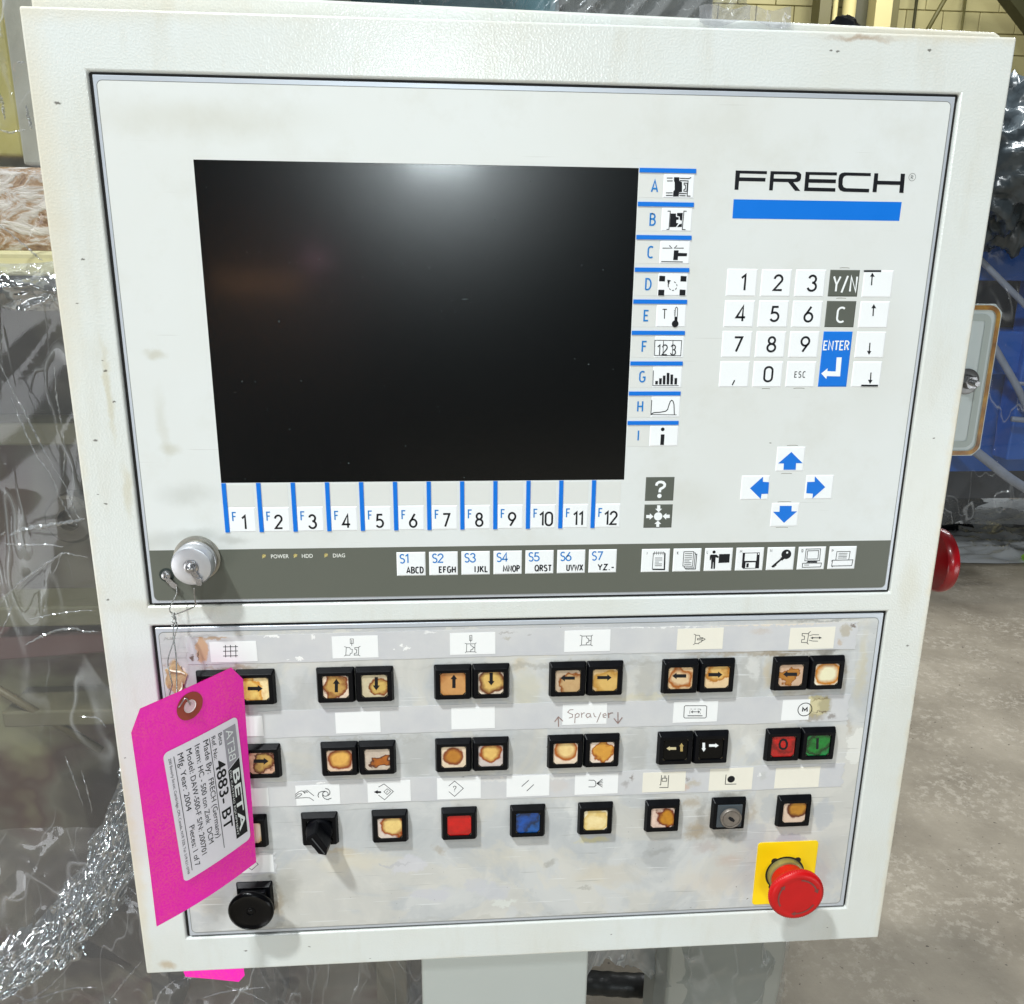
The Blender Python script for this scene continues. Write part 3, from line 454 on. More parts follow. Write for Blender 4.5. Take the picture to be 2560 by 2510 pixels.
ICON = json.loads('''{"A":[["f",[319.18,47.37],[322.31,47.31],[322.44,49.3],[324.05,49.99],[324.4,55.25],[322.64,55.46],[322.59,57.74],[319.25,57.79],[319.27,55.06],[320.0,54.14],[319.76,50.25],[319.31,49.35]],["s",0.45,[315.11,47.89],[318.43,47.83]],["s",0.45,[315.2,49.42],[318.52,49.36]],["s",0.45,[315.0,55.85],[318.92,55.79]],["s",0.45,[315.08,57.22],[319.01,57.15]],["s",0.45,[322.54,47.85],[328.04,47.94],[329.17,47.29]],["s",0.45,[322.62,49.11],[327.54,49.21],[327.49,57.39],[329.46,57.36]],["S",0.45,[325.26,50.43],[327.23,50.48],[327.13,54.84],[325.35,54.78],[325.48,53.78],[326.26,53.67],[326.22,51.5],[325.33,51.42]],["s",0.45,[322.67,56.0],[327.11,56.03]],["s",0.45,[322.95,57.18],[326.5,57.22]]],"B":[["s",0.45,[316.58,65.79],[318.16,65.77],[317.98,75.76],[316.6,75.87]],["f",[318.44,67.05],[321.6,67.01],[321.72,68.85],[323.31,69.02],[323.4,70.31],[322.02,70.51],[322.03,72.18],[323.33,72.35],[322.07,74.4],[318.3,74.55]],["f",[322.18,66.73],[325.53,66.59],[325.45,74.36],[322.67,74.49],[323.96,72.89],[325.33,72.5],[325.32,70.84],[324.0,70.48],[323.88,68.64],[322.28,68.29]],["s",0.45,[327.75,65.63],[326.17,65.66],[325.84,75.75],[327.73,75.82]]],"C":[["s",0.45,[314.83,86.27],[320.42,86.2],[318.73,84.72]],["s",0.45,[327.41,86.12],[321.81,86.19],[323.32,84.67]],["f",[321.69,87.41],[324.49,87.38],[324.38,88.8],[329.61,88.93],[329.52,90.63],[324.3,90.69],[324.24,92.87],[321.53,92.9]],["s",0.45,[314.47,93.82],[327.32,93.88]]],"D":[["f",[313.83,101.82],[317.36,101.98],[317.34,105.05],[313.81,104.99]],["f",[326.63,101.8],[330.18,101.96],[330.18,105.03],[326.63,104.97]],["f",[313.68,109.8],[317.33,109.86],[317.32,113.15],[313.67,113.08]],["f",[326.53,109.59],[330.09,109.76],[330.1,113.05],[326.54,112.98]],["s",0.4,[320.21,109.07],[321.07,109.83]],["s",0.4,[321.9,110.21],[323.11,110.01]],["s",0.4,[323.89,109.62],[324.64,108.64]],["s",0.4,[324.78,107.68],[324.51,106.53]],["s",0.4,[323.85,105.76],[322.8,105.19]],["s",0.5,[319.56,108.3],[319.36,106.76],[320.0,105.6]],["f",[318.7,104.08],[320.94,104.44],[319.03,106.19]]],"E":[["s",0.55,[316.88,121.13],[319.52,121.11]],["s",0.55,[318.2,121.12],[318.32,126.6]],["S",0.4,[324.63,127.85],[324.58,120.49],[325.25,119.8],[326.0,120.48],[326.06,127.84]],["f",[324.48,125.39],[326.21,125.38],[326.21,128.53],[324.47,128.54]],["c",[325.04,129.52],2.05],["s",0.3,[323.85,121.96],[324.67,121.96]],["s",0.3,[323.93,123.14],[324.74,123.13]],["s",0.3,[324.0,124.31],[324.82,124.31]]],"F":[["S",0.4,[313.32,139.29],[329.69,139.42],[329.65,148.45],[313.52,148.29]],["s",0.4,[318.57,139.37],[318.69,148.37]],["s",0.4,[324.33,139.34],[324.47,148.36]]],"G":[["s",0.4,[313.41,157.37],[313.51,166.55],[329.57,166.55]],["f",[314.91,163.69],[316.57,163.68],[316.49,165.83],[314.92,165.83]],["f",[317.21,162.05],[318.87,162.05],[318.88,165.83],[317.32,165.83]],["f",[319.4,160.42],[321.06,160.42],[321.18,165.83],[319.61,165.83]],["f",[321.69,158.79],[323.35,158.78],[323.57,165.83],[322.01,165.83]],["f",[324.04,159.8],[325.7,159.8],[325.87,165.83],[324.3,165.83]],["f",[326.67,161.94],[328.34,161.94],[328.38,165.83],[326.81,165.83]]],"H":[["s",0.4,[313.37,175.3],[313.34,184.34],[329.46,184.58]],["s",0.55,[313.63,183.92],[315.06,183.19],[319.25,182.89],[322.37,182.27],[323.57,181.23],[324.24,178.42],[324.94,176.24],[325.74,175.52],[326.61,176.04],[327.37,178.12],[327.97,184.37]]],"I":[["c",[321.25,193.59],1.16],["f",[320.27,196.76],[322.6,196.77],[322.57,203.46],[320.23,203.45]]],"top":[["f",[437.96,97.47],[448.68,97.37],[448.83,98.44],[438.1,98.54]],["s",0.75,[443.77,106.19],[443.5,100.82]],["f",[442.28,101.12],[443.35,98.88],[445.11,101.2]]],"up":[["s",0.75,[447.06,124.27],[446.72,119.19]],["f",[445.4,119.6],[446.67,117.2],[448.47,119.67]]],"dn":[["s",0.75,[447.22,140.28],[447.46,145.48]],["f",[445.93,145.18],[447.52,147.62],[448.73,145.37]]],"bot":[["s",0.75,[450.2,158.43],[450.5,163.21]],["f",[448.84,162.89],[450.47,165.5],[451.78,163.1]],["f",[445.01,165.92],[455.84,166.02],[455.66,167.17],[444.83,167.06]]],"enter":[["f",[427.21,149.21],[430.41,149.2],[430.72,160.83],[422.34,160.63],[422.11,162.39],[418.53,159.09],[422.23,155.89],[422.21,157.64],[427.58,157.84]]],"aup":[["f",[404.64,208.36],[412.72,215.69],[408.48,215.66],[408.65,219.98],[400.64,219.92],[400.51,215.79],[396.76,215.77]]],"alf":[["f",[379.95,231.83],[387.73,224.34],[388.03,227.64],[392.02,227.96],[392.17,235.56],[387.84,235.71],[387.67,239.05]]],"art":[["f",[429.31,231.52],[421.67,224.33],[421.88,227.93],[417.06,228.08],[417.18,235.42],[421.6,235.85],[421.58,239.11]]],"adn":[["f",[404.52,255.17],[412.45,247.49],[408.72,247.45],[408.53,243.78],[400.62,243.7],[400.73,247.65],[396.53,247.6]]],"help":[["s",1.7,[319.23,229.59],[319.61,228.19],[320.76,227.35],[322.32,227.18],[323.73,227.66],[324.63,228.7],[324.52,230.01],[323.56,230.94],[322.12,231.68],[321.71,232.62],[321.7,233.94]],["c",[321.65,236.3],1.39]],"tgt":[["c",[321.59,249.82],2.71],["f",[320.51,242.45],[322.56,242.48],[322.7,244.76],[323.91,244.78],[321.71,247.04],[319.43,244.73],[320.65,244.74]],["f",[320.77,256.83],[322.65,256.85],[322.62,254.83],[323.84,254.84],[321.65,252.6],[319.44,254.79],[320.66,254.8]],["f",[313.79,248.77],[316.12,248.8],[316.16,247.75],[318.51,249.88],[316.2,251.96],[316.14,250.91],[313.91,250.88]],["f",[329.09,248.76],[326.85,248.73],[326.78,247.68],[324.48,249.76],[326.86,251.99],[326.89,250.94],[329.13,250.96]]],"kJ":[["s",0.25,[315.79,273.79],[315.86,275.07],[315.49,275.26]],["S",0.4,[319.89,274.54],[327.45,274.46],[327.65,285.83],[319.74,285.4]],["s",0.9,[327.47,274.85],[327.74,285.83],[320.03,285.6]],["s",0.3,[320.58,273.37],[320.51,275.53]],["s",0.3,[322.0,273.39],[321.93,275.55]],["s",0.3,[323.41,273.41],[323.35,275.57]],["s",0.3,[324.83,273.44],[324.77,275.6]],["s",0.3,[326.25,273.46],[326.19,275.62]],["s",0.3,[321.11,277.8],[325.95,277.88]],["s",0.3,[321.17,279.19],[326.03,279.26]],["s",0.3,[321.23,280.57],[323.83,280.61]],["s",0.3,[321.28,281.86],[325.99,281.93]],["s",0.3,[321.33,283.05],[325.87,283.12]]],"kK":[["s",0.25,[335.55,273.79],[335.57,275.57]],["s",0.25,[336.31,273.81],[335.61,274.68],[336.43,275.58]],["S",0.4,[339.92,273.86],[346.38,273.86],[346.22,283.95],[339.8,283.65]],["s",0.4,[346.44,274.75],[347.49,274.76],[347.25,285.06],[340.84,284.96],[340.77,283.86]],["s",0.5,[347.55,275.65],[348.51,275.76],[348.26,285.88],[341.85,285.77],[341.8,284.97]],["s",0.3,[340.66,275.05],[345.52,275.13]],["s",0.3,[340.65,276.33],[345.41,276.41]],["s",0.3,[340.64,277.62],[345.5,277.69]],["s",0.3,[340.63,278.9],[345.4,278.98]],["s",0.3,[340.62,280.09],[343.95,280.14]],["s",0.3,[340.6,281.28],[345.37,281.36]],["s",0.3,[340.58,282.47],[345.26,282.54]]],"kL":[["s",0.25,[355.12,273.6],[355.16,275.37],[355.82,275.38]],["c",[359.85,274.36],1.05],["f",[357.79,276.1],[361.61,276.16],[363.25,277.57],[362.94,278.56],[361.17,277.94],[361.3,285.9],[360.25,285.88],[359.99,281.29],[359.71,281.29],[359.67,285.87],[358.61,285.85],[358.3,277.89],[358.07,279.87],[357.3,279.86],[357.27,276.89]],["f",[363.31,275.89],[370.48,275.8],[370.49,281.76],[363.3,281.94]]],"kM":[["s",0.25,[377.14,275.21],[377.18,273.43],[377.75,274.43],[378.24,273.45],[378.58,275.24]],["f",[378.97,275.24],[390.3,275.12],[390.72,286.09],[380.1,286.21],[379.05,285.19]]],"kMw":[["f",[380.54,275.66],[388.42,275.58],[388.41,280.85],[380.59,280.73]],["f",[381.47,281.94],[388.02,281.84],[388.08,285.74],[381.41,285.73]],["f",[389.0,275.59],[389.96,275.61],[389.95,276.6],[388.99,276.58]]],"kMb":[["f",[382.09,282.45],[383.64,282.47],[383.59,285.27],[382.04,285.24]]],"kN":[["s",0.25,[397.31,274.83],[397.24,273.14],[398.37,274.84],[398.31,273.16]],["c",[408.21,276.68],3.3],["s",1.3,[406.47,278.65],[399.37,285.33]],["s",0.6,[405.7,280.63],[404.84,279.82]],["s",0.8,[401.04,284.56],[400.46,285.55]],["s",0.8,[402.11,283.57],[401.44,284.66]],["f",[404.57,279.02],[406.22,278.04],[407.15,279.66],[405.74,281.03]]],"kNw":[["c",[408.67,275.49],0.68]],"kO":[["S",0.3,[418.35,273.55],[419.13,273.56],[419.21,275.26],[418.43,275.24]],["S",0.4,[421.23,273.3],[430.94,273.24],[431.07,281.44],[421.12,281.38]],["S",0.4,[422.33,274.51],[429.8,274.42],[429.86,280.21],[422.36,280.2]],["S",0.4,[419.84,283.06],[432.62,283.07],[432.34,285.78],[419.85,285.87]],["s",0.7,[422.92,281.81],[429.65,281.81]],["s",0.4,[422.41,282.5],[429.53,282.51]],["s",0.3,[420.94,284.28],[424.36,284.34]]],"kP":[["s",0.25,[438.79,275.55],[438.7,273.86],[439.6,274.07],[439.68,274.77],[438.81,274.85]],["s",0.4,[442.08,281.11],[442.19,275.4],[451.17,275.34],[450.89,281.05]],["s",0.3,[443.6,276.62],[449.47,276.61]],["s",0.3,[443.54,277.72],[449.41,277.71]],["s",0.3,[443.47,278.82],[449.34,278.82]],["s",0.3,[443.4,279.83],[449.27,279.82]],["S",0.4,[439.85,281.27],[453.75,281.19],[453.36,285.22],[439.73,285.3]],["s",0.4,[439.14,281.97],[439.85,281.27]],["s",0.4,[440.4,286.01],[439.73,285.3]]],"c1":[["s",0.4,[45.11,332.33],[44.6,340.9]],["s",0.4,[48.26,332.41],[47.77,340.98]],["s",0.4,[51.51,332.49],[51.03,341.07]],["s",0.4,[43.56,333.6],[52.87,333.63]],["s",0.4,[43.32,336.62],[52.64,336.65]],["s",0.4,[43.05,339.95],[52.38,339.98]]],"c2":[["S",0.3,[124.13,329.99],[126.16,330.04],[125.93,333.28],[124.09,333.24]],["s",0.3,[125.12,330.73],[124.95,334.79]],["s",0.3,[120.13,335.18],[121.4,335.82],[120.88,341.32],[119.83,342.01]],["s",0.3,[121.39,335.92],[123.69,336.08],[124.02,337.11],[125.21,337.34],[124.92,339.99],[123.8,340.27],[123.47,341.49],[120.88,341.32]],["s",0.3,[130.48,335.23],[129.34,335.91],[128.94,341.42],[130.12,342.17]],["s",0.3,[129.33,336.12],[126.83,336.16],[126.79,337.28],[127.98,337.61],[127.79,339.96],[126.48,340.23],[126.25,341.46],[128.94,341.42]]],"c3":[["S",0.3,[201.22,329.43],[202.72,329.29],[202.71,332.92],[201.2,332.97]],["s",0.3,[201.97,330.18],[201.87,334.35]],["s",0.3,[198.11,334.8],[199.28,335.29],[199.08,340.94],[198.24,341.65]],["s",0.3,[199.28,335.29],[204.62,335.33]],["s",0.3,[205.62,334.62],[204.62,335.33],[204.61,341.08],[205.61,341.65]],["s",0.3,[199.08,340.94],[204.61,341.08]],["s",0.3,[201.86,335.44],[202.03,336.72],[203.28,337.12],[203.53,337.76],[203.27,339.12],[202.02,339.46],[201.84,340.83]],["s",0.3,[203.53,338.03],[204.61,338.06]]],"c4":[["s",0.35,[273.8,330.77],[275.27,331.53],[275.05,337.95],[273.88,338.66]],["s",0.35,[275.27,331.53],[281.48,331.59]],["s",0.35,[282.48,330.88],[281.48,331.59],[281.37,338.02],[282.5,338.69]],["s",0.35,[275.05,337.95],[281.37,338.02]],["s",0.35,[278.25,331.7],[278.46,332.89],[279.77,333.66],[280.01,335.87],[278.41,336.38],[278.21,337.85]],["s",0.35,[279.98,334.76],[281.43,334.8]]],"c5":[["s",0.35,[350.45,331.85],[351.8,332.53],[351.56,339.02],[350.38,339.64]],["s",0.35,[351.82,332.72],[354.34,332.87],[354.7,334.27],[356.21,334.67],[356.34,335.23]],["s",0.35,[356.08,336.52],[355.99,337.64],[354.44,337.97],[354.25,338.9],[351.54,338.74]],["S",0.35,[353.11,335.15],[356.6,335.24],[356.55,334.59],[358.37,335.74],[356.54,336.91],[356.49,336.16],[353.09,336.08]]],"c6":[["s",0.4,[430.5,331.76],[429.36,332.66],[428.95,340.43],[430.1,341.21]],["s",0.4,[429.26,333.41],[424.81,333.12],[424.91,334.89],[426.61,335.12],[426.78,337.56],[424.94,337.7],[424.98,339.77],[428.9,339.95]],["s",0.35,[429.96,334.92],[432.27,334.22],[436.54,334.32]],["s",0.35,[429.94,338.1],[432.51,338.82],[436.35,339.01]],["s",0.5,[432.25,336.47],[437.59,336.6]],["f",[430.84,336.53],[432.7,335.73],[432.71,337.42]],["f",[438.84,336.63],[436.78,335.64],[436.8,337.42]]],"d5":[["S",0.45,[348.26,384.93],[362.44,385.36],[363.21,386.16],[363.35,394.09],[362.59,394.75],[348.44,394.29],[347.67,393.49],[347.51,385.68]],["s",0.25,[351.73,387.56],[353.25,387.61]],["s",0.25,[354.14,387.64],[355.92,387.69]],["s",0.25,[356.82,387.72],[359.14,387.79],[359.04,388.96]],["s",0.25,[351.62,388.53],[351.61,391.07]],["s",0.25,[358.98,390.52],[358.96,391.5]],["s",0.4,[352.67,389.64],[358.39,389.82]],["s",0.4,[353.68,388.79],[352.67,389.64],[353.72,390.65]],["s",0.4,[357.26,388.9],[358.39,389.82],[357.3,390.76]],["s",0.5,[350.2,392.59],[360.67,392.92]]],"d6":[["o",0.55,[432.76,390.38],4.93],["s",0.9,[431.2,391.91],[431.16,388.95],[432.74,391.07],[434.17,389.04],[434.48,392.01]]],"spray":[["s",0.5,[271.09,385.5],[268.74,385.62],[267.22,387.31],[268.82,388.32],[270.76,389.16],[270.65,391.09],[268.22,391.78]],["s",0.5,[272.5,389.02],[272.36,395.8]],["s",0.5,[272.52,389.69],[273.88,388.29],[275.21,389.1],[275.01,391.03],[272.93,391.55]],["s",0.45,[276.66,387.89],[276.96,391.77]],["s",0.45,[276.8,389.54],[278.07,388.13],[279.12,388.26]],["s",0.5,[282.64,388.95],[280.71,388.7],[279.8,390.22],[280.81,391.8],[282.54,391.08],[282.81,388.96],[283.44,391.88]],["s",0.45,[284.98,388.35],[285.69,390.99],[286.94,391.61]],["s",0.45,[289.96,388.12],[287.44,395.71]],["s",0.45,[291.65,390.98],[293.73,390.27],[292.98,388.89],[291.43,389.81],[291.69,391.76],[293.64,392.21]]],"sr":[["s",0.7,[295.25,388.67],[295.58,392.56]],["s",0.6,[295.4,390.13],[296.66,388.91],[298.41,388.77]]],"sau":[["s",0.65,[261.31,398.16],[260.96,390.97]],["s",0.65,[258.52,394.38],[261.04,390.59],[264.18,393.98]]],"sad":[["s",0.65,[301.74,388.39],[302.1,396.58]],["s",0.65,[299.12,392.97],[302.12,396.97],[304.91,392.47]]],"e1":[["s",0.4,[82.53,443.87],[85.31,441.57],[86.98,441.16],[87.78,441.57],[89.16,443.56]],["s",0.4,[82.45,445.22],[84.87,443.38],[86.85,443.46],[86.64,444.23],[84.57,445.79],[82.75,445.81]],["s",0.4,[82.44,446.76],[89.16,446.55],[91.96,446.77],[94.66,449.11]],["s",0.35,[87.79,441.38],[89.37,442.7]],["s",0.35,[88.48,440.93],[90.2,442.64]],["s",0.35,[89.48,440.78],[90.95,442.67]],["s",0.4,[90.32,440.52],[94.94,445.34]],["o",0.4,[102.72,444.11],1.83],["s",0.4,[98.1,446.82],[97.61,445.06],[98.29,443.16],[100.0,442.16],[102.66,441.98]],["s",0.4,[102.77,439.86],[104.81,440.52],[105.8,442.3],[105.62,444.23],[104.48,445.53]],["s",0.4,[100.9,444.03],[100.8,445.97],[101.96,447.76],[104.0,448.62],[106.55,447.46]]],"e2":[["s",0.4,[138.63,440.33],[142.46,437.97],[148.57,444.12],[142.5,450.4],[138.42,446.62]],["S",0.35,[142.19,444.06],[144.52,441.82],[146.81,443.95],[144.3,446.38]],["s",0.35,[143.85,444.8],[144.98,443.29]],["f",[135.41,443.98],[138.04,442.72],[138.02,443.5],[140.28,443.59],[140.23,444.95],[137.97,444.86],[137.95,445.63]]],"e3":[["s",0.4,[186.49,441.35],[190.51,437.62],[196.48,443.6],[190.4,449.72],[186.44,445.74]],["s",0.4,[189.61,442.74],[189.79,441.87],[190.56,441.51],[191.4,441.94],[191.48,442.82],[190.62,443.76],[190.44,444.73]],["c",[190.35,445.41],0.26]],"e4":[["s",0.45,[236.78,443.74],[241.6,438.94]],["s",0.45,[240.35,447.42],[245.18,442.5]]],"e5":[["s",0.45,[283.39,440.57],[287.04,440.71],[288.48,442.04],[288.68,444.91],[287.41,446.04],[283.58,445.89]],["s",0.4,[289.23,443.35],[293.1,439.96]],["s",0.4,[289.23,443.35],[293.33,441.35]],["s",0.4,[289.23,443.35],[293.56,442.93]],["s",0.4,[289.23,443.35],[293.46,444.9]],["s",0.4,[289.23,443.35],[293.35,446.48]]],"e6":[["s",0.45,[334.79,438.62],[334.63,446.33],[333.74,446.3]],["s",0.45,[339.9,438.81],[339.97,448.63],[333.87,448.39]],["s",0.35,[336.83,438.89],[336.86,440.87]],["s",0.35,[337.8,438.93],[337.83,440.91]],["S",0.4,[335.46,441.01],[338.72,441.14],[338.6,443.51],[335.42,443.39]]],"e7":[["s",0.5,[380.98,439.89],[380.97,447.66],[389.01,447.78]],["c",[384.93,443.73],2.69]],"f0":[["s",0.35,[53.05,496.84],[53.99,498.4],[49.26,502.82],[47.3,500.77]]],"x1":[["f",[57.6,360.84],[63.99,361.03],[64.08,359.79],[67.02,362.35],[63.73,364.74],[63.82,363.5],[57.42,363.32]]],"x2":[["f",[112.98,366.29],[113.26,360.26],[112.05,360.23],[114.44,356.77],[116.5,360.36],[115.3,360.32],[115.02,366.35]]],"x3":[["f",[141.23,356.28],[141.03,362.3],[142.25,362.34],[139.88,365.82],[137.76,362.21],[138.97,362.25],[139.18,356.22]]],"x4":[["f",[189.56,365.54],[189.62,359.03],[188.53,359.0],[190.74,355.92],[192.89,359.13],[191.8,359.1],[191.75,365.6]]],"x5":[["f",[216.35,355.14],[216.37,361.27],[217.47,361.3],[215.28,364.41],[213.08,361.18],[214.17,361.21],[214.16,355.08]]],"x6":[["f",[271.0,361.68],[264.31,361.5],[264.35,362.81],[261.38,360.29],[264.22,357.94],[264.25,359.25],[270.93,359.43]]],"x7":[["f",[286.03,359.48],[292.75,359.66],[292.69,358.35],[295.73,360.87],[292.89,363.24],[292.84,361.92],[286.11,361.73]]],"x8":[["f",[346.57,362.32],[339.92,362.13],[339.99,363.27],[336.87,360.82],[339.69,358.54],[339.76,359.67],[346.41,359.86]]],"x9":[["f",[361.5,359.33],[368.18,359.51],[368.09,358.37],[371.27,360.82],[368.46,363.12],[368.37,361.98],[361.68,361.79]]],"x10":[["f",[423.29,363.21],[416.5,363.02],[416.61,364.17],[413.34,361.69],[416.13,359.39],[416.25,360.53],[423.03,360.72]]],"x11":[["f",[57.52,414.2],[64.08,414.44],[64.17,413.14],[67.18,415.86],[63.81,418.35],[63.9,417.05],[57.33,416.8]]],"x12":[["f",[343.14,417.07],[338.65,416.91],[338.7,417.61],[336.26,415.83],[338.49,414.22],[338.53,414.92],[343.01,415.07]]],"x13":[["f",[346.1,418.47],[345.84,414.48],[345.21,414.46],[346.57,411.92],[348.26,414.56],[347.63,414.54],[347.9,418.54]]],"x14":[["f",[363.09,412.3],[363.41,416.69],[364.04,416.71],[362.7,419.26],[360.97,416.61],[361.6,416.63],[361.29,412.24]]],"x15":[["f",[365.97,413.59],[370.48,413.75],[370.43,413.05],[372.91,414.83],[370.69,416.45],[370.64,415.75],[366.12,415.59]]],"O":[["S",1.5,[416.76,412.67],[418.3,411.72],[420.19,412.39],[421.42,414.63],[421.51,417.34],[420.4,419.01],[418.58,419.15],[416.83,418.08],[416.1,415.25]]],"Ib":[["f",[442.12,411.54],[443.94,411.4],[444.55,420.17],[442.8,420.21]]],"logo":[["f",[355.03,43.1],[373.49,43.16],[373.54,44.78],[357.66,44.68],[357.63,46.77],[372.99,46.8],[372.97,48.81],[357.48,48.78],[357.47,53.58],[355.16,53.52]],["f",[375.58,43.13],[377.78,43.09],[377.83,53.55],[375.62,53.48]],["f",[376.21,43.11],[391.11,43.14],[392.72,43.5],[393.88,44.53],[393.99,46.54],[393.51,47.99],[392.1,48.69],[389.59,48.83],[394.3,53.57],[391.13,53.53],[386.54,48.88],[377.17,48.84],[377.0,47.02],[389.93,46.99],[391.24,46.49],[391.47,45.63],[390.86,44.87],[389.16,44.71],[376.36,44.74]],["f",[396.37,43.15],[415.05,43.11],[415.14,44.74],[398.86,44.73],[398.88,46.94],[414.87,46.96],[415.0,48.98],[398.78,48.96],[398.85,51.57],[415.1,51.69],[415.22,53.63],[396.52,53.54]],["f",[419.6,43.03],[435.34,43.14],[435.45,44.78],[420.87,44.74],[419.55,45.24],[418.94,46.41],[419.1,49.5],[419.92,51.03],[421.48,51.59],[435.49,51.75],[435.53,53.7],[420.33,53.55],[418.0,52.81],[416.73,51.08],[416.32,46.65],[416.6,44.52],[417.74,43.45]],["f",[437.48,43.2],[439.82,43.16],[440.03,47.22],[453.65,47.28],[453.39,43.12],[455.97,43.17],[456.48,53.66],[453.88,53.6],[453.72,49.32],[439.98,49.25],[440.11,53.53],[437.64,53.47]]],"reg":[["o",0.25,[460.62,44.93],2.04],["s",0.3,[460.01,45.91],[459.85,44.07],[460.83,44.15],[461.13,44.73],[460.1,45.04],[461.29,45.89]]]}''')
def icon(mb, key, w):
    for i, s in enumerate(ICON[key]):
        ww = w - 0.012 * i
        if s[0] == 's': mb.stroke(s[2:], s[1], ww)
        elif s[0] == 'S': mb.stroke(s[2:], s[1], ww, True)
        elif s[0] == 'f': mb.flat(s[1:], ww)
        elif s[0] == 'c': mb.disc(s[1][0], s[1][1], s[2], ww)
        elif s[0] == 'o': mb.ring(s[2][0], s[2][1], s[3], s[1], ww)
# ------------------------------------------------------------------ common materials
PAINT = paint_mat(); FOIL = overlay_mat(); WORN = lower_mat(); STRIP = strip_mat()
ALU = mat('brushed_aluminium', lin((194, 200, 208)), 0.38, 0.3, 0.5, var=0.05, vscale=40, bump=0.1, bscale=900, bdist=0.0001)
SEAL = mat('black_gasket', (0.012, 0.011, 0.010), 0.7, bump=0.5, bscale=500)
BAND = mat('grey_band_print', lin((95, 98, 89)), 0.42, 0, 0.35, var=0.05, vscale=9)
KEYW = mat('white_key_foil', lin((236, 239, 240)), 0.4, 0, 0.35, var=0.03, vscale=20)
CELL = mat('pale_key_field', lin((214, 216, 212)), 0.42, 0, 0.35, var=0.03, vscale=20)
KEYG = mat('dark_grey_key_foil', lin((88, 92, 84)), 0.42, 0, 0.35, var=0.04)
BLUE = mat('blue_print', lin((0, 112, 212)), 0.42, 0, 0.3, var=0.03)
LBLUE = mat('light_blue_print', lin((4, 120, 196)), 0.42, 0, 0.3, var=0.03)
INK = mat('black_print', lin((14, 16, 22)), 0.45, 0, 0.3)
WPR = mat('white_print', lin((236, 240, 240)), 0.45, 0, 0.3, var=0.02)
GPR = mat('pale_grey_print', lin((226, 228, 220)), 0.45, 0, 0.3, var=0.02)
BRI = mat('brown_pen', lin((146, 122, 116)), 0.6, 0, 0.3, var=0.5, vscale=900)
BLK = mat('black_plastic', (0.0025, 0.0028, 0.004), 0.38, 0, 0.12, var=0.3, vscale=120, bump=0.15, bscale=600)
CARD = mat('white_label_card', lin((238, 239, 238)), 0.4, 0, 0.4, var=0.03, vscale=50)
CARDY = mat('yellowed_label_card', lin((232, 228, 214)), 0.4, 0, 0.4, var=0.05, vscale=60)
STEEL = mat('steel', (0.42, 0.42, 0.43), 0.28, 0.9, 0.5, var=0.2, vscale=200, bump=0.2, bscale=700)
DSTEEL = mat('dull_steel', (0.36, 0.35, 0.31), 0.4, 0.85, 0.5, var=0.3, vscale=150)
RED = mat('red_plastic', lin((190, 10, 14)), 0.42, 0, 0.35, coat=0.05, var=0.15, vscale=90, bump=0.1, bscale=500)
YEL = mat('yellow_plate', lin((255, 214, 0)), 0.45, 0, 0.4, var=0.06, vscale=60)

# ------------------------------------------------------------------ the control cabinet
cab = empty('control_cabinet', 'off-white machine control cabinet with black screen, blue and white keys and worn push buttons', 'control cabinet', 241, 1500, 120)
mb = MB(); plate(mb, -30.6, -30.0, 511.4, 587.0, [(0, 0, 482.6, 305), (0, 318.4, 482.6, 558)], 0, 9)
build('front_frame', mb, PAINT, cab, origin=(0, 0, 0), bevel=1.3, bseg=3, label='off-white powder coated front frame with yellowed rims and small chips')
# rear housing: a shallow tray whose folded rim stands a little above the frame
mb = MB()
out = [(-29, -42.5), (505, -35.2), (509, -33.2), (509, 584), (-29, 584)]
mb.prism(out, 11, 190)
build('rear_housing', mb, PAINT, cab, origin=(0, 0, 0), bevel=1.5)
mb = MB(); mb.box(-27, -29, 507, 584, 8.8, 11.2); build('housing_seal', mb, SEAL, cab)
mb = MB(); mb.box(-5, -5, 487, 563, 2.4, 6.5); build('recess_seal', mb, SEAL, cab)
# upper aluminium panel, foil and screen
mb = MB(); plate(mb, 2.3, 1.6, 480.3, 303.2, [(50.2, 42, 299.3, 226.4)], 0.5, 2.3); build('panel_plate', mb, ALU, cab, bevel=0.25, bseg=1)
mb = MB(); mb.keep = True
def foil(u0, v0, u1, v1, hole, rt, rb, w):
    # foil with rounded outer corners (rt top, rb bottom) and one window
    us = [u0, u0 + 3, u1 - 3, u1]; h = hole
    def q(a, b, c, d): mb.flat([(a, b), (c, b), (c, d), (a, d)], w)
    top = rrect(u0, v0, u1, v0 + 12, 3.0)
    T = [p for p in top if p[1] < v0 + 6] if rt else [(u0, v0), (u1, v0)]
    mb.flat(sorted([p for p in T if p[0] > (u0 + u1) / 2], key=lambda p: p[1]) + [(u1, v0 + 6), (u0, v0 + 6)] + sorted([p for p in T if p[0] < (u0 + u1) / 2], key=lambda p: -p[1]), w)
    if h:
        q(u0, v0 + 6, u1, h[1]); q(u0, h[1], h[0], h[3]); q(h[2], h[1], u1, h[3]); q(u0, h[3], u1, v1)
foil(4.3, 4.3, 478.1, 268.1, (51.1, 42.8, 298.6, 225.6), True, False, 0.22)
build('membrane_foil', mb, FOIL, cab, origin=(0, 0, 0))
mb = MB(); P_ = rrect(4.1, 250, 478.1, 301.3, 3.0); mb.flat([p for p in P_ if p[1] > 268.1][:6] + [p for p in P_ if p[1] > 268.1][6:] + [(4.1, 268.1), (478.1, 268.1)], 0.22)
build('grey_band', mb, BAND, cab)
mb = MB(); mb.stroke(rrect(4.2, 4.2, 478.1, 301.2, 3.0), 0.35, 0.21, True); build('foil_edge', mb, mat('foil_edge_line', lin((120, 122, 118)), 0.5), cab)
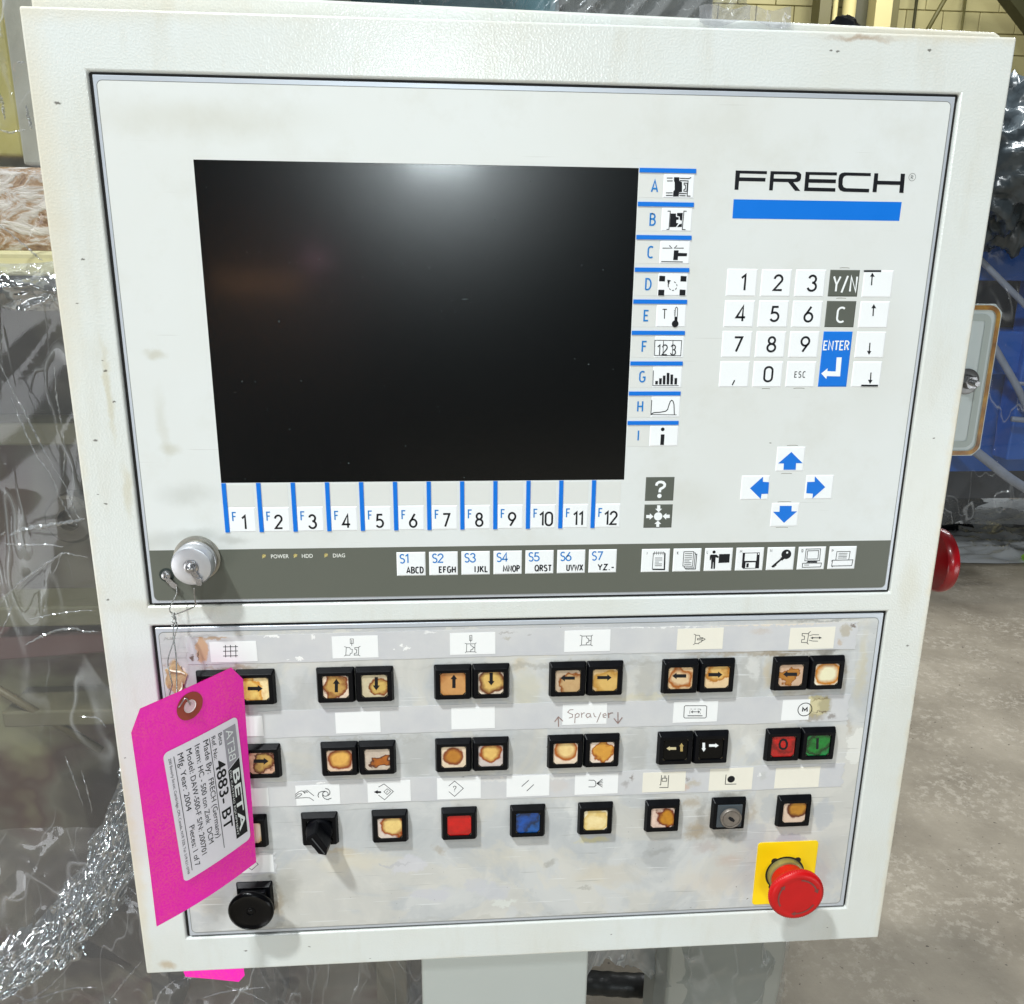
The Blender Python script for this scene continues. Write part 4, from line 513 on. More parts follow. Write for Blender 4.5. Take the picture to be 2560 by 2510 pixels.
# the screen: black glass with a matt anti-glare skin, dust and fine scratches
m, nt, p = base_mat('screen_glass'); tc = N(nt, 'ShaderNodeTexCoord'); co = tc.outputs['Object']
sp = noise_tex(nt, co, 520, 2, 0.5); f1 = ramp(nt, sp, [(0.77, (0, 0, 0)), (0.80, (1, 1, 1))])
st = N(nt, 'ShaderNodeVectorMath', operation='MULTIPLY'); st.inputs[1].default_value = (60, 1, 700); nt.links.new(co, st.inputs[0])
f2 = ramp(nt, noise_tex(nt, st.outputs[0], 1.0, 2, 0.4), [(0.79, (0, 0, 0)), (0.81, (1, 1, 1))])
nt.links.new(mix(nt, mix(nt, 1.0, f1, f2, 'ADD'), lin((2, 4, 5)), lin((88, 98, 98))), p.inputs['Base Color'])
p.inputs['Roughness'].default_value = 0.225; p.inputs['Specular IOR Level'].default_value = 0.46
p.inputs['Coat Weight'].default_value = 0.3; p.inputs['Coat Roughness'].default_value = 0.10; p.inputs['Coat IOR'].default_value = 1.45
bumpnode(nt, p, noise_tex(nt, co, 1500, 2, 0.6), 0.30, 0.0001)
mb = MB(); mb.box(50.6, 42.4, 299, 226, 0.95, 2.3); build('screen', mb, m, cab, label='large black screen with a white glare spot along its upper edge')

# keys: one rounded foil cap of each size, copied
def keycap(name, m, u, v, wd, ht, cache={}):
    k = (name, m.name, wd, ht)
    if k not in cache:
        mb = MB(); mb.prism([(u, v), (u + wd, v), (u + wd, v + ht), (u, v + ht)], 0.15 if name == 'key_field' else -0.02, 0.24, inset=0.1 if name == 'key_field' else 0.7, back=False)
        cache[k] = build(name, mb, m, cab, origin=(u + wd / 2, v + ht / 2, 0.0)); return cache[k]
    return place_copy(cache[k], cab, u + wd / 2, v + ht / 2, 0.0)
KW = -0.08   # height of the print on the keys
def pr(name, key, m, fn):
    mb = MB(); fn(mb); return flatprint(name, mb, m, key)
# menu keys A to I beside the screen
for i, c in enumerate('ABCDEFGHI'):
    v = 42.8 + 18.21 * i
    fld = keycap('key_field', CELL, 299.1, v + 2.3, 14.0, 13.6)
    pr('letter', fld, LBLUE, lambda mb: text(mb, c, 308.3 - i * 0.27, v + 12.6 - i * .07, 6.2, 0.9, 0.02, 'c', 1.1))
    k = keycap('menu_key', KEYW, 313.2, v + 2.8, 18.2, 13.0)
    k['label'] = 'menu key with the symbol beside the letter ' + c
    mb = MB(); mb.box(299.0, v - .1, 331.9 - i * .12, v + 2.3, -0.22, 0.2); build('blue_bar', mb, BLUE, cab)
    def sym(mb, c=c):
        icon(mb, c, KW)
        if c == 'F':
            for ch, uu in (('1', 313.9 + 1.2), ('2', 318.6), ('3', 323.8)): text(mb, ch, uu + 1.3 - .3, 148.0, 6.0, 0.62, KW - .1, 'c', 1.0)
    pr('symbol', k, INK, sym)
# function keys F1 to F12 under the screen
for i in range(12):
    u = 51.2 + 20.64 * i
    fld = keycap('key_field', CELL, u + 2.5, 226.6, 16.2, 14.2)
    mb = MB(); mb.box(u, 225.8, u + 2.6, 257.0, -0.22, 0.2); build('blue_bar', mb, BLUE, cab)
    k = keycap('function_key', KEYW, u + 2.7, 241.0, 16.2, 16.0); k['label'] = 'function key F%d' % (i + 1)
    pr('letter', k, LBLUE, lambda mb: text(mb, 'F', u + 4.9, 249.7, 5.6, 0.8, KW, 'l', 1.0))
    s = str(i + 1)
    pr('number', k, INK, lambda mb: text(mb, s, (u + 11.9) if len(s) == 1 else u + 12.8, 254.9, 8.5, 1.2, KW, 'c', 0.98))
# number pad
PAD = [('123', 0), ('456', 1), ('789', 2)]
def padpos(c, r): return 354.5 + 20.95 * c, 97.4 + 18.08 * r
for r, row in enumerate(('123', '456', '789', ',0e')):
    for c, ch in enumerate(row):
        u, v = padpos(c, r); k = keycap('number_key', KEYW, u, v, 18.6, 15.9)
        if ch == 'e':
            k['label'] = 'escape key'; pr('lettering', k, INK, lambda mb: text(mb, 'ESC', 405.1, 161.5, 3.6, 0.48, KW, 'c', width=6.8, gap=.3))
        elif ch == ',': k['label'] = 'comma key'; pr('comma', k, INK, lambda mb: mb.stroke([(364.3, 163.2), (363.0, 166.2)], 0.8, KW))
        else: k['label'] = 'number key %s' % ch; pr('number', k, INK, lambda mb: text(mb, ch, u + (10.6 - .3 * r), v + 12.3, 8.8, 1.25, KW, 'c', 1.12, slant=0.0))
for r, (key, lb) in enumerate((('top', 'page start'), ('up', 'line up'), ('dn', 'line down'), ('bot', 'page end'))):
    u, v = padpos(4, r); k = keycap('scroll_key', KEYW, u, v, 18.6, 15.9); pr('arrow', k, INK, lambda mb: icon(mb, key, KW))
for r, s in ((0, 'Y/N'), (1, 'C')):
    u, v = padpos(3, r); k = keycap('grey_key', KEYG, u, v, 18.4, 15.6)
    pr('lettering', k, WPR, lambda mb: text(mb, s, 427.3 if r == 0 else 426.7, v + 12.5, 8.6, 1.15, KW, 'c', width=14.6 if r == 0 else 4.9, gap=.2))
u, v = padpos(3, 2); k = keycap('enter_key', BLUE, u, v, 18.3, 33.8)
pr('lettering', k, WPR, lambda mb: text(mb, 'ENTER', 426.1, 144.7, 5.4, 0.8, KW, 'c', width=16.0, gap=.14)); pr('arrow', k, WPR, lambda mb: icon(mb, 'enter', KW))
for key, (u, v), lb in (('aup', (395.3, 205.0), 'up'), ('alf', (374.0, 223.5), 'to the left'), ('art', (416.1, 223.5), 'to the right'), ('adn', (395.3, 241.7), 'down')):
    k = keycap('cursor_key', KEYW, u, v, 18.4, 16.0); k['label'] = 'cursor key pointing ' + lb; pr('arrow', k, BLUE, lambda mb: icon(mb, key, KW))
for key, (u, v) in (('help', (312.4, 224.0)), ('tgt', (312.4, 241.9))):
    k = keycap('grey_key', KEYG, u, v, 18.4, 15.6); pr('symbol', k, WPR, lambda mb: icon(mb, key, KW))
# S keys and symbol keys on the grey band
for i, s in enumerate(('ABCD', 'EFGH', 'IJKL', 'MNOP', 'QRST', 'UVWX', 'YZ.-')):
    u = 155.3 + 20.43 * i; k = keycap('letter_key', KEYW, u, 271.5, 18.2, 15.9); k['label'] = 'key S%d' % (i + 1)
    pr('number', k, LBLUE, lambda mb: text(mb, 'S%d' % (i + 1), u + 2.2, 278.7, 5.7, 0.8, KW, 'l', 1.1))
    pr('lettering', k, INK, lambda mb: text(mb, s, u + 16.7, 285.5, 3.9, 0.8, KW, 'r', width=(10.4 if i != 2 else 8.2), gap=0.2))
for i, c in enumerate('JKLMNOP'):
    u = 312.3 + 20.78 * i; k = keycap('symbol_key', KEYW, u, 271.7, 18.5, 15.9); k['label'] = 'symbol key ' + c
    pr('symbol', k, INK, lambda mb: icon(mb, 'k' + c, KW))
    if c in 'MN': pr('highlight', k, WPR, lambda mb: icon(mb, 'k' + c + 'w', KW - .06))
    if c == 'M': pr('shutter', k, INK, lambda mb: icon(mb, 'kMb', KW - .12))
# brand lettering, blue bar, lamp lettering
mb = MB(); icon(mb, 'logo', 0.16); build('brand_lettering', mb, INK, cab)
mb = MB(); icon(mb, 'reg', 0.16); build('registered_mark', mb, mat('grey_print', lin((110, 112, 112)), 0.5), cab)
mb = MB(); mb.flat([(355.1, 58.7), (456.2, 58.7), (456.1, 69.25), (355.2, 69.25)], 0.17); build('blue_stripe', mb, BLUE, cab)
mb = MB()
idf = lambda x, y: (x, -y, 0.12)
for s, u0, wdt in (('POWER', 77.6, 11.0), ('HDD', 96.6, 6.8), ('DIAG', 115.8, 7.5)): put_font(mb, s, idf, u0, -274.3, wdt, 2.6, .012)
build('lamp_lettering', mb, GPR, cab)
LEDM = mat('amber_lamp_window', lin((176, 158, 96)), 0.3, 0, 0.5, var=0.5, vscale=600)
for u in (73.3, 92.6, 111.5):
    mb = MB(); mb.disc(u, 272.7, 1.15, 0.13, 12); build('lamp_window', mb, LEDM, cab)
    mb = MB(); mb.stroke([(u - .9, 274.2), (u - .2, 273.0), (u + 1.2, 272.0)], .5, 0.08); build('paint_smudge', mb, mat('smudge', lin((200, 190, 130)), .6), cab)
# hairline cut marks round some keys
mb = MB()
for u, v, l in ((405, 204.2, 7), (403, 222.4, 7), (403.5, 241.1, 9), (403.5, 258.3, 8), (426, 96.3, 6), (426, 113.9, 6), (405.5, 168.2, 7), (384.5, 168.4, 5), (409, 152.6, 5)):
    mb.stroke([(u - l / 2, v + .1), (u - l / 4, v - .1), (u + l / 4, v - .1), (u + l / 2, v + .1)], 0.28, 0.17)
build('foil_cut', mb, mat('cut_line', lin((120, 116, 104)), .6), cab)

# connector with screw cap at the band's left end
cc = MB(); cc.lathe(33.0, 273.2, [(14.2, 0.2), (14.2, -1.6), (12.3, -1.8), (12.3, -4.0), (11.9, -4.2)], 48)
con = build('connector_socket', cc, DSTEEL, cab, smooth=True)
cc = MB(); cc.lathe(33.4, 273.6, [(11.9, -4.2), (12.4, -4.4), (12.4, -7), (12.0, -7.3), (12.0, -8.2), (12.4, -8.5), (12.4, -13.5), (11.6, -15.0), (11.0, -15.2), (4.6, -15.2), (4.4, -14.9)], 56)
build('screw_cap', cc, mat('cap_aluminium', (0.56, 0.57, 0.60), 0.36, 0.7, bump=0.1, bscale=500), con, smooth=True, label='round grey aluminium screw cap')
cc = MB(); cc.lathe(33.4, 273.8, [(4.2, -15.1), (4.2, -15.9), (3.4, -16.1)], 24); cc.lathe(33.4, 273.8, [(2.9, -16.1), (2.9, -17.2), (2.3, -18.6), (1.2, -19.3), (.3, -19.5)], 24)
build('cap_rivet', cc, STEEL, con, smooth=True)
cc = MB(); cc.prism([(32.0, 275.6), (35.2, 274.4), (38.0, 279.6), (39.6, 282.8), (37.4, 284.2), (35.0, 281.2)], -16.6, -15.5); cc.prism(rrect(36.2, 280.4, 39.6, 284.8, 1.0), -18.0, -16.4)
build('cap_lug', cc, STEEL, con)
cc = MB(); cc.lathe(13.2, 284.3, [(3.1, 0.2), (3.1, -1.0), (2.6, -2.0), (1.3, -2.3), (1.2, -1.2)], 20); sc = build('lug_screw', cc, STEEL, cab, smooth=True)
cc = MB(); cc.disc(13.2, 284.3, 4.6, 0.1, 16); build('screw_dirt', cc, mat('dark_grime', (0.02, 0.03, 0.025), .7), cab)
cc = MB(); cc.prism([(12.8, 286.6), (15.2, 285.2), (17.6, 288.0), (19.9, 290.0), (18.9, 292.9), (16.4, 291.6)], -2.6, -1.8); build('chain_lug', cc, STEEL, cab)
WIRE = mat('wire_steel', (0.40, 0.40, 0.39), 0.3, 0.9, var=0.4, vscale=500)
cc = MB()
cc.tube(spline([(18.9, 291.6, -2.2), (19.6, 294.7, -4), (17.4, 299.5, -7), (15.6, 303.7, -8), (16.4, 306.1, -8), (19.2, 307.0, -8), (27.3, 303.8, -9), (32.6, 300.0, -12), (33.4, 296, -14), (34.0, 291, -16), (34.6, 286.6, -17.4)], 6), 0.42)
build('cap_chain', cc, WIRE, cab, smooth='all')

# ------------------------------------------------------------------ lower panel
mb = MB(); plate(mb, 2.3, 320.0, 480.3, 556.2, [], 0.5, 2.3); build('panel_plate', mb, ALU, cab, bevel=0.25, bseg=1)
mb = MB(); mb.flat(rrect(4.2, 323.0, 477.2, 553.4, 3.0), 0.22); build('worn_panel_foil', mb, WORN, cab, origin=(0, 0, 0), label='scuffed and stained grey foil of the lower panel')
mb = MB(); mb.stroke(rrect(4.2, 323.0, 477.2, 553.4, 3.0), 0.4, 0.21, True); build('foil_edge', mb, mat('foil_edge_line', (0, 0, 0)), cab)
rnd = random.Random(4)
def ragged(u0, v0, u1, v1, seed, endl=2.0, endr=2.0, lo=0.25):
    r = random.Random(seed); P = []
    for i in range(60): t = i / 59; P.append((u0 + (u1 - u0) * t, v0 + r.uniform(-lo, lo) + 0.5 * math.sin(t * 9 + seed)))
    for i in range(9): P.append((u1 + r.uniform(-endr, endr * .4), v0 + (v1 - v0) * (i + .5) / 9))
    for i in range(60): t = 1 - i / 59; P.append((u0 + (u1 - u0) * t, v1 + r.uniform(-lo, lo) + 0.5 * math.sin(t * 7 + seed)))
    for i in range(9): P.append((u0 + r.uniform(-endl * .4, endl), v1 - (v1 - v0) * (i + .5) / 9))
    return P
for u0, v0, u1, v1, sd in ((20.5, 325.8, 463.5, 345.2, 1), (62, 380.0, 464.5, 399.9, 2), (60, 434.2, 467, 453.2, 3), (48, 489.5, 66.5, 506.6, 6)):
    mb = MB(); mb.prism(ragged(u0, v0, u1, v1, sd), -0.02, 0.2, back=False)
    build('label_film', mb, STRIP, cab, origin=(0, 0, 0))
# torn foil at the left edge
mb = MB(); r = random.Random(9)
mb.prism([(12 + 7.5 * (1 + .25 * r.uniform(-1, 1)) * math.cos(a) * .9, 355 + 11 * (1 + .2 * r.uniform(-1, 1)) * math.sin(a)) for a in [i * math.pi / 11 for i in range(22)]], -0.4, 0.2, back=False)
build('torn_foil', mb, mat('bare_brown_patch', lin((186, 160, 120)), .5, var=.35, vscale=260, bump=.8, bscale=300, bdist=.001), cab)
def curl(pts, m):
    mb = MB()
    for a, b in zip(pts, pts[1:]):
        mb.face([(a[0], a[1], -.2), (b[0], b[1], -.2), (b[0] + .8, b[1] + .9, -1.3), (a[0] + .9, a[1] + .8, -1.5)])
    return build('torn_foil_curl', mb, m, cab)
CURL = mat('curled_foil', lin((226, 214, 200)), .25, var=.2, vscale=200)
curl([(7.5, 348), (11, 349), (15, 349.6), (17.6, 351)], CURL); curl([(15.5, 357), (15, 361), (12.5, 364.5), (11, 367)], CURL)

# label cards
def card(u0, v0, u1, v1, ic=None, m=CARD, ink=INK, lab=None):
    mb = MB(); mb.prism([(u0, v0), (u1, v0 - .2), (u1 + .1, v1 - .1), (u0, v1)], -0.16, 0.0, back=False); k = build('label_card', mb, m, cab)
    if ic:
        for q in ic.split(): pr('symbol', k, ink, lambda mb: icon(mb, q, -0.22))
    if lab: k['label'] = lab
    return k
card(35.2, 330.2, 64.4, 344.4, 'c1', lab='label card with a square grid'); card(112.4, 328.2, 141.8, 343.6, 'c2', lab='label card with an open mould under a plunger'); card(188.4, 327.6, 218.0, 343.0, 'c3', lab='label card with a closed mould under a plunger')
card(263.7, 327.6, 294.2, 342.8, 'c4', lab='label card with a closed mould'); card(339.4, 327.9, 370.6, 343.2, 'c5', CARDY, lab='yellowed label card with a nozzle'); card(416.4, 329.0, 447.6, 344.8, 'c6', CARDY, lab='stained label card with a double arrow')
card(36, 384.0, 64.6, 398.6); card(112.0, 382.9, 141.4, 398.4); card(188.8, 381.6, 217.9, 397.8); k = card(263.8, 381.5, 294.1, 397.0, 'spray', ink=BRI, lab='label card with the handwritten word Sprayer')
for q in ('sr', 'sau', 'sad'):
    mb = MB(); icon(mb, q, -0.22); build('pen_mark', mb, BRI, cab)
card(340.2, 381.9, 371.0, 397.8, 'd5', lab='label card with a framed double arrow'); card(416.6, 382.9, 436, 398.6, lab='label card under the ringed M'); mb = MB(); icon(mb, 'd6', -0.24); build('motor_symbol', mb, INK, cab)
card(36, 438.2, 64.6, 452.2); card(82.9, 437.2, 112.4, 452.6, 'e1', lab='label card with a hand and a swirl'); card(131.2, 436.0, 160.3, 452.2, 'e2', lab='label card with a black arrow and a diamond'); card(178.5, 435.2, 208.4, 451.8, 'e3', lab='label card with a question mark in a diamond')
card(226.3, 435.3, 256.0, 451.8, 'e4', lab='label card with two slanted strokes'); card(273.9, 436.2, 304.2, 452.0, 'e5', lab='label card with a spray nozzle'); card(321.7, 436.3, 352.1, 452.0, 'e6', CARDY, lab='label card with a filling vessel'); card(369.3, 435.0, 400.4, 452.6, 'e7', CARDY, lab='label card with a black dot in a corner'); card(416.8, 436.1, 449.1, 452.6, None, CARDY, lab='empty yellowed label card')
card(35, 491.2, 64.4, 505.2, 'f0')

# push buttons: square black bezel with a lens set in it
def bez(u, v, cache={}):
    if 'o' not in cache:
        mb = MB(); h = -3.9
        a = rrect(u - 12.4, v - 12.4, u + 12.4, v + 12.4, 0.8, 2); b = rrect(u - 11.3, v - 10.2, u + 11.3, v + 11.2, 0.8, 2); c = rrect(u - 9.2, v - 9.0, u + 9.2, v + 9.6, 2.3, cham=True)
        # c is resampled to the corner count of b
        c2 = []
        for p in b:
            ang = math.atan2(p[1] - v, p[0] - u); best = None
            n = len(c)
            for i in range(n):
                x1, y1 = c[i][0] - u, c[i][1] - v; x2, y2 = c[(i + 1) % n][0] - u, c[(i + 1) % n][1] - v
                dx, dy = math.cos(ang), math.sin(ang); den = dx * (y2 - y1) - dy * (x2 - x1)
                if abs(den) < 1e-9: continue
                t = (x1 * (y2 - y1) - y1 * (x2 - x1)) / den; s_ = (x1 * dy - y1 * dx) / den
                if t > 0 and -1e-6 <= s_ <= 1 + 1e-6: best = (u + dx * t, v + dy * t)
            c2.append(best)
        rows = [[mb.pt(*p, w) for p in r_] for r_, w in ((a, 0.1), (a, -0.6), (b, h), (c2, h), ([(u + (p[0] - u) * .985, v + (p[1] - v) * .985) for p in c2], -1.0))]
        for x, y in zip(rows, rows[1:]):
            n = len(x)
            for i in range(n): j = (i + 1) % n; mb.f.append([x[i], x[j], y[j], y[i]])
        cache['o'] = build('push_button', mb, BLK, cab, origin=(u, v, 0), bevel=0.25, bseg=2); return cache['o']
    return place_copy(cache['o'], cab, u, v, 0)
RIM = mat('clear_lens_rim', lin((120, 110, 90)), 0.2, 0, 0.6, coat=.5, var=.4, vscale=500)
LM = {}
def lens(par, u, v, m):
    mb = MB(); mb.prism(rrect(u - 8.6, v - 8.4, u + 8.6, v + 9.0, 2.2, cham=True), -2.8, -0.9, inset=0.35)
    o = build('lens', mb, m, par, origin=(u, v, -1.8))
    mb = MB(); mb.prism([(u - 2.1, v - 8.9), (u + 2.1, v - 8.9), (u + 2.1, v - 8.1), (u - 2.1, v - 8.1)], -3.3, -1.5); build('lens_clip', mb, RIM, par)
    mb = MB(); mb.stroke(rrect(u - 8.85, v - 8.65, u + 8.85, v + 9.25, 2.3, cham=True), 0.3, -2.85, True); build('lens_rim', mb, RIM, par)
    return o
C = lambda *a: lin(a)
cream, amber, dkb, tan = C(236, 214, 190), C(204, 150, 74), C(116, 60, 14), C(214, 178, 110)
def button(u, v, m, arrow=None, am=INK, lab=None):
    b = bez(u, v); lens(b, u, v, m)
    if arrow:
        for q in arrow.split(): pr('arrow' if q[0] == 'x' else 'symbol', b, am, lambda mb: icon(mb, q, -2.9))
    if lab: b['label'] = lab
    return b
def grp(i): return 37.4 + 76.3 * i
R1, R2, R3 = 362.2, 416.8, 470.7
mk = lens_mat
button(grp(0), R1, mk('lens_a', C(220, 190, 130), C(190, 130, 60), C(230, 200, 140), 0, 0, 1.2, .5, 1))
button(grp(0) + 25.1, R1, mk('lens_b', C(238, 214, 146), C(222, 172, 92), C(246, 226, 170), -.6, -.1, 1.0, .9, 2, fine=.5, stain=C(206, 140, 60)), 'x1', lab='yellowed button with a black arrow beside the pink tag')
button(grp(1), R1, mk('lens_c', C(206, 176, 118), C(136, 76, 16), cream, -.1, .1, .86, .55, 3, .22), 'x2', lab='brown stained button with an arrow pointing up')
button(grp(1) + 25.1, R1, mk('lens_d', C(214, 190, 128), C(140, 84, 20), C(206, 194, 160), .25, .15, .72, .45, 4, .2), 'x3', lab='button with a brown ring round an arrow pointing down')
button(grp(2), R1, mk('lens_e', C(210, 168, 122), C(180, 128, 78), C(206, 170, 128), .1, .2, 1.3, .4, 5, .4), 'x4', lab='evenly tan button with an arrow pointing up')
button(grp(2) + 25.1, R1, mk('lens_f', C(224, 196, 134), C(120, 74, 26), C(236, 218, 196), .05, -.05, .95, .35, 6, .16), 'x5', lab='beige button with a thin brown rim and an arrow pointing down')
button(grp(3), R1, mk('lens_g', C(208, 184, 150), C(150, 96, 30), C(196, 176, 150), .4, .5, 1.0, .6, 7, .1), 'x6')
button(grp(3) + 25.1, R1, mk('lens_h', C(224, 196, 138), C(196, 160, 96), C(214, 184, 136), .2, .3, 1.1, .5, 8, .4), 'x7')
button(grp(4), R1, mk('lens_i', C(226, 206, 178), C(176, 116, 52), C(222, 190, 146), 0, .1, .85, .35, 9, .3), 'x8')
button(grp(4) + 25.1, R1, mk('lens_j', C(226, 196, 140), C(190, 140, 66), C(232, 204, 160), .1, -.4, 1.0, .7, 10, .35), 'x9')
button(grp(5), R1, mk('lens_k', C(190, 142, 70), C(160, 110, 44), C(206, 174, 146), -.2, .1, .62, 1.1, 11, .1), 'x10')
button(grp(5) + 25.1, R1, mk('lens_l', C(236, 234, 210), C(204, 146, 50), C(250, 240, 214), .1, 0, .95, .22, 12, .42, fine=.08), lab='pale cream button without a symbol')
button(grp(0), R2, mk('lens_m', C(200, 150, 80), dkb, cream, .2, 0, 1, .5, 13))
button(grp(0) + 25.1, R2, mk('lens_n', C(206, 176, 116), C(110, 52, 14), C(226, 180, 150), .25, -.1, .85, .6, 14, .4, fine=.4), 'x11', lab='dark brown stained button with a black arrow beside the pink tag')
button(grp(1), R2, mk('lens_o', C(232, 192, 120), C(150, 84, 20), C(232, 204, 178), .05, -.05, .84, .2, 15, .2), lab='button with a glossy amber blot filling it')
button(grp(1) + 25.1, R2, mk('lens_p', C(186, 120, 36), C(96, 48, 8), C(206, 190, 172), .1, .35, .55, .8, 16, .25, fine=.3), lab='button with two separate dark amber drops')
button(grp(2), R2, mk('lens_q', C(198, 148, 70), C(142, 80, 20), C(236, 216, 186), 0, 0, .72, .25, 17, .3), lab='button with an upright oval brown blot')
button(grp(2) + 25.1, R2, mk('lens_r', C(234, 204, 140), C(160, 92, 26), C(206, 196, 190), 0, -.25, .78, .3, 18, .3), lab='button with a pale drop ringed in brown, grey corners')
button(grp(3), R2, mk('lens_s', C(240, 218, 170), C(180, 112, 36), C(238, 220, 196), 0, -.25, .86, .18, 19, .2))
button(grp(3) + 25.1, R2, mk('lens_t', C(222, 176, 96), C(170, 108, 36), C(236, 218, 200), .1, -.05, .72, .7, 20, .2))
DK = mat('black_lens', (0.003, 0.003, 0.003), 0.22, 0, 0.15, var=.3, vscale=200)
b = button(grp(4), R2, DK, 'x12', mat('sand_print', lin((206, 192, 150)), .5), lab='black button with a pale arrow and a tan arrow'); pr('arrow', b, mat('tan_print', lin((176, 152, 92)), .5), lambda mb: icon(mb, 'x13', -2.9))
button(grp(4) + 25.1, R2, DK, 'x14 x15', WPR, lab='black button with two white arrows')
button(grp(5), R2, mk('lens_red', C(206, 30, 22), C(150, 18, 14), C(190, 24, 20), 0, -.3, 1.0, .5, 21, .4, fine=.7, stain=C(120, 14, 12)), 'O', lab='red stop button with a black O')
button(grp(5) + 25.1, R2, mk('lens_green', C(12, 150, 76), C(8, 84, 40), C(10, 136, 64), 0, -.2, .95, .6, 22, .3, fine=.6, stain=C(6, 70, 30)), 'Ib', lab='green start button with a black I')
c3 = [50 + 47.8 * i for i in range(9)]
button(c3[0], R3, mk('lens_v', C(246, 240, 226), C(226, 196, 150), C(246, 240, 226), 0, 0, 1.3, .3, 23, fine=.1))
button(c3[2], R3, mk('lens_w', C(240, 218, 160), C(162, 92, 20), C(222, 208, 196), .25, -.1, .9, .35, 24, .14), lab='cream button with a brown outline, next to the selector switch')
button(c3[3], R3, mk('lens_x', C(214, 12, 8), C(186, 10, 8), C(200, 12, 8), 0, -.3, 1.4, .5, 25, .4, fine=.6, stain=C(176, 8, 6)), lab='plain red button')
button(c3[4], R3, mk('lens_y', C(0, 104, 190), C(4, 70, 130), C(4, 90, 170), -.2, -.2, .9, .9, 26, .3, fine=.8, stain=C(14, 54, 80)), lab='plain blue button')
button(c3[5], R3, mk('lens_z', C(244, 230, 190), C(228, 206, 150), C(248, 238, 208), .1, .1, 1.0, .6, 27, .4, fine=.5, stain=C(222, 196, 140)), lab='ivory button, the lightest of the lowest row')
button(c3[6], R3, mk('lens_aa', C(206, 156, 50), C(128, 62, 10), C(230, 202, 184), .3, .05, .82, .5, 28, .35, fine=.35, stain=C(120, 56, 8)), lab='button with a dark amber blot, beside the key switch')
button(c3[8], R3, mk('lens_bb', C(196, 152, 66), C(110, 58, 10), C(224, 198, 176), .25, -.35, .8, .22, 29, .4), lab='button with a round brown blot above the emergency stop')

# selector switch with a pointer knob
b = bez(c3[1], R3); b.name = 'selector_switch'; b['label'] = 'black selector switch with a pointed knob turned down to the right'
u, v = c3[1], R3
mb = MB(); mb.lathe(u, v, [(9.3, -0.8), (9.3, -5.0), (8.6, -6.0)], 40); build('knob_base', mb, BLK, b, smooth=True)
mb = MB(); ca, sa = math.cos(math.radians(58)), math.sin(math.radians(58)); KU, KV = u, v
def rot(x, y): return (KU + x * ca - y * sa, KV + x * sa + y * ca)
mb.prism([rot(*q) for q in ((-9, -4.2), (-7, -5), (4, -5), (9, -4.4), (13.2, 0), (9, 4.4), (4, 5), (-7, 5), (-9, 4.2))], -17, -5.6, inset=1.6)
kn = build('knob', mb, BLK, b, bevel=0.6)
mb = MB(); mb.prism([rot(*q) for q in ((-5, -.35), (9.6, -.35), (9.6, .35), (-5, .35))], -17.25, -16.9); build('pointer_line', mb, mat('worn_grey_line', (0.06, 0.065, 0.07), .5), b)

# key switch
u, v = c3[7], R3
b = bez(u, v); b.name = 'key_switch'; b['label'] = 'black key switch with a round steel lock'
mb = MB(); mb.prism(rrect(u - 9.2, v - 9.2, u + 9.2, v + 9.2, .5), -4.8, -1, inset=.3); build('lock_plate', mb, mat('slate_plastic', lin((62, 70, 76)), .4, var=.2), b, bevel=.3)
mb = MB(); mb.lathe(u + .6, v + .9, [(7.6, -4.4), (7.6, -6.4), (7.2, -7.0), (6.5, -7.0), (6.3, -6.4), (5.9, -6.4), (5.7, -6.9)], 44); lk = build('lock_cylinder', mb, mat('worn_lock', (.24, .215, .19), .42, .6, var=.3, vscale=300), b, smooth=True)
mb = MB(); a = math.radians(40); mb.flat([(u + .6 + x * math.cos(a) - y * math.sin(a), v + .9 + x * math.sin(a) + y * math.cos(a)) for x, y in ((-2.6, -.9), (0, -1.5), (2.8, -.8), (3.0, .7), (0, 1.4), (-2.6, .8))], -6.97); build('keyhole', mb, INK, b)

# black mushroom button
b = bez(50.3, 524.9); b.name = 'mushroom_button'; b['label'] = 'black mushroom button at the foot of the panel'
mb = MB(); mb.prism(rrect(50.3 - 9.3, 524.9 - 9.3, 50.3 + 9.3, 524.9 + 9.3, 1.0), -7.0, -1, inset=.8); build('button_block', mb, BLK, b, bevel=.4)
mb = MB(); mb.lathe(50.3, 524.9, [(8.2, -6.5), (8.4, -9.5), (13.6, -11.5), (15.2, -12.6), (15.5, -13.8), (15.0, -15.0), (13.6, -15.8), (13.0, -15.4), (8, -15.0), (3.4, -14.9), (3.2, -15.3), (2.6, -15.3), (2.4, -14.9), (1.6, -14.9), (1.4, -15.2), (.6, -15.2)], 64)
build('mushroom_cap', mb, mat('glossy_black', (0.0025, 0.0025, 0.003), .2, 0, .14, var=.3), b, smooth=True, ang=60)

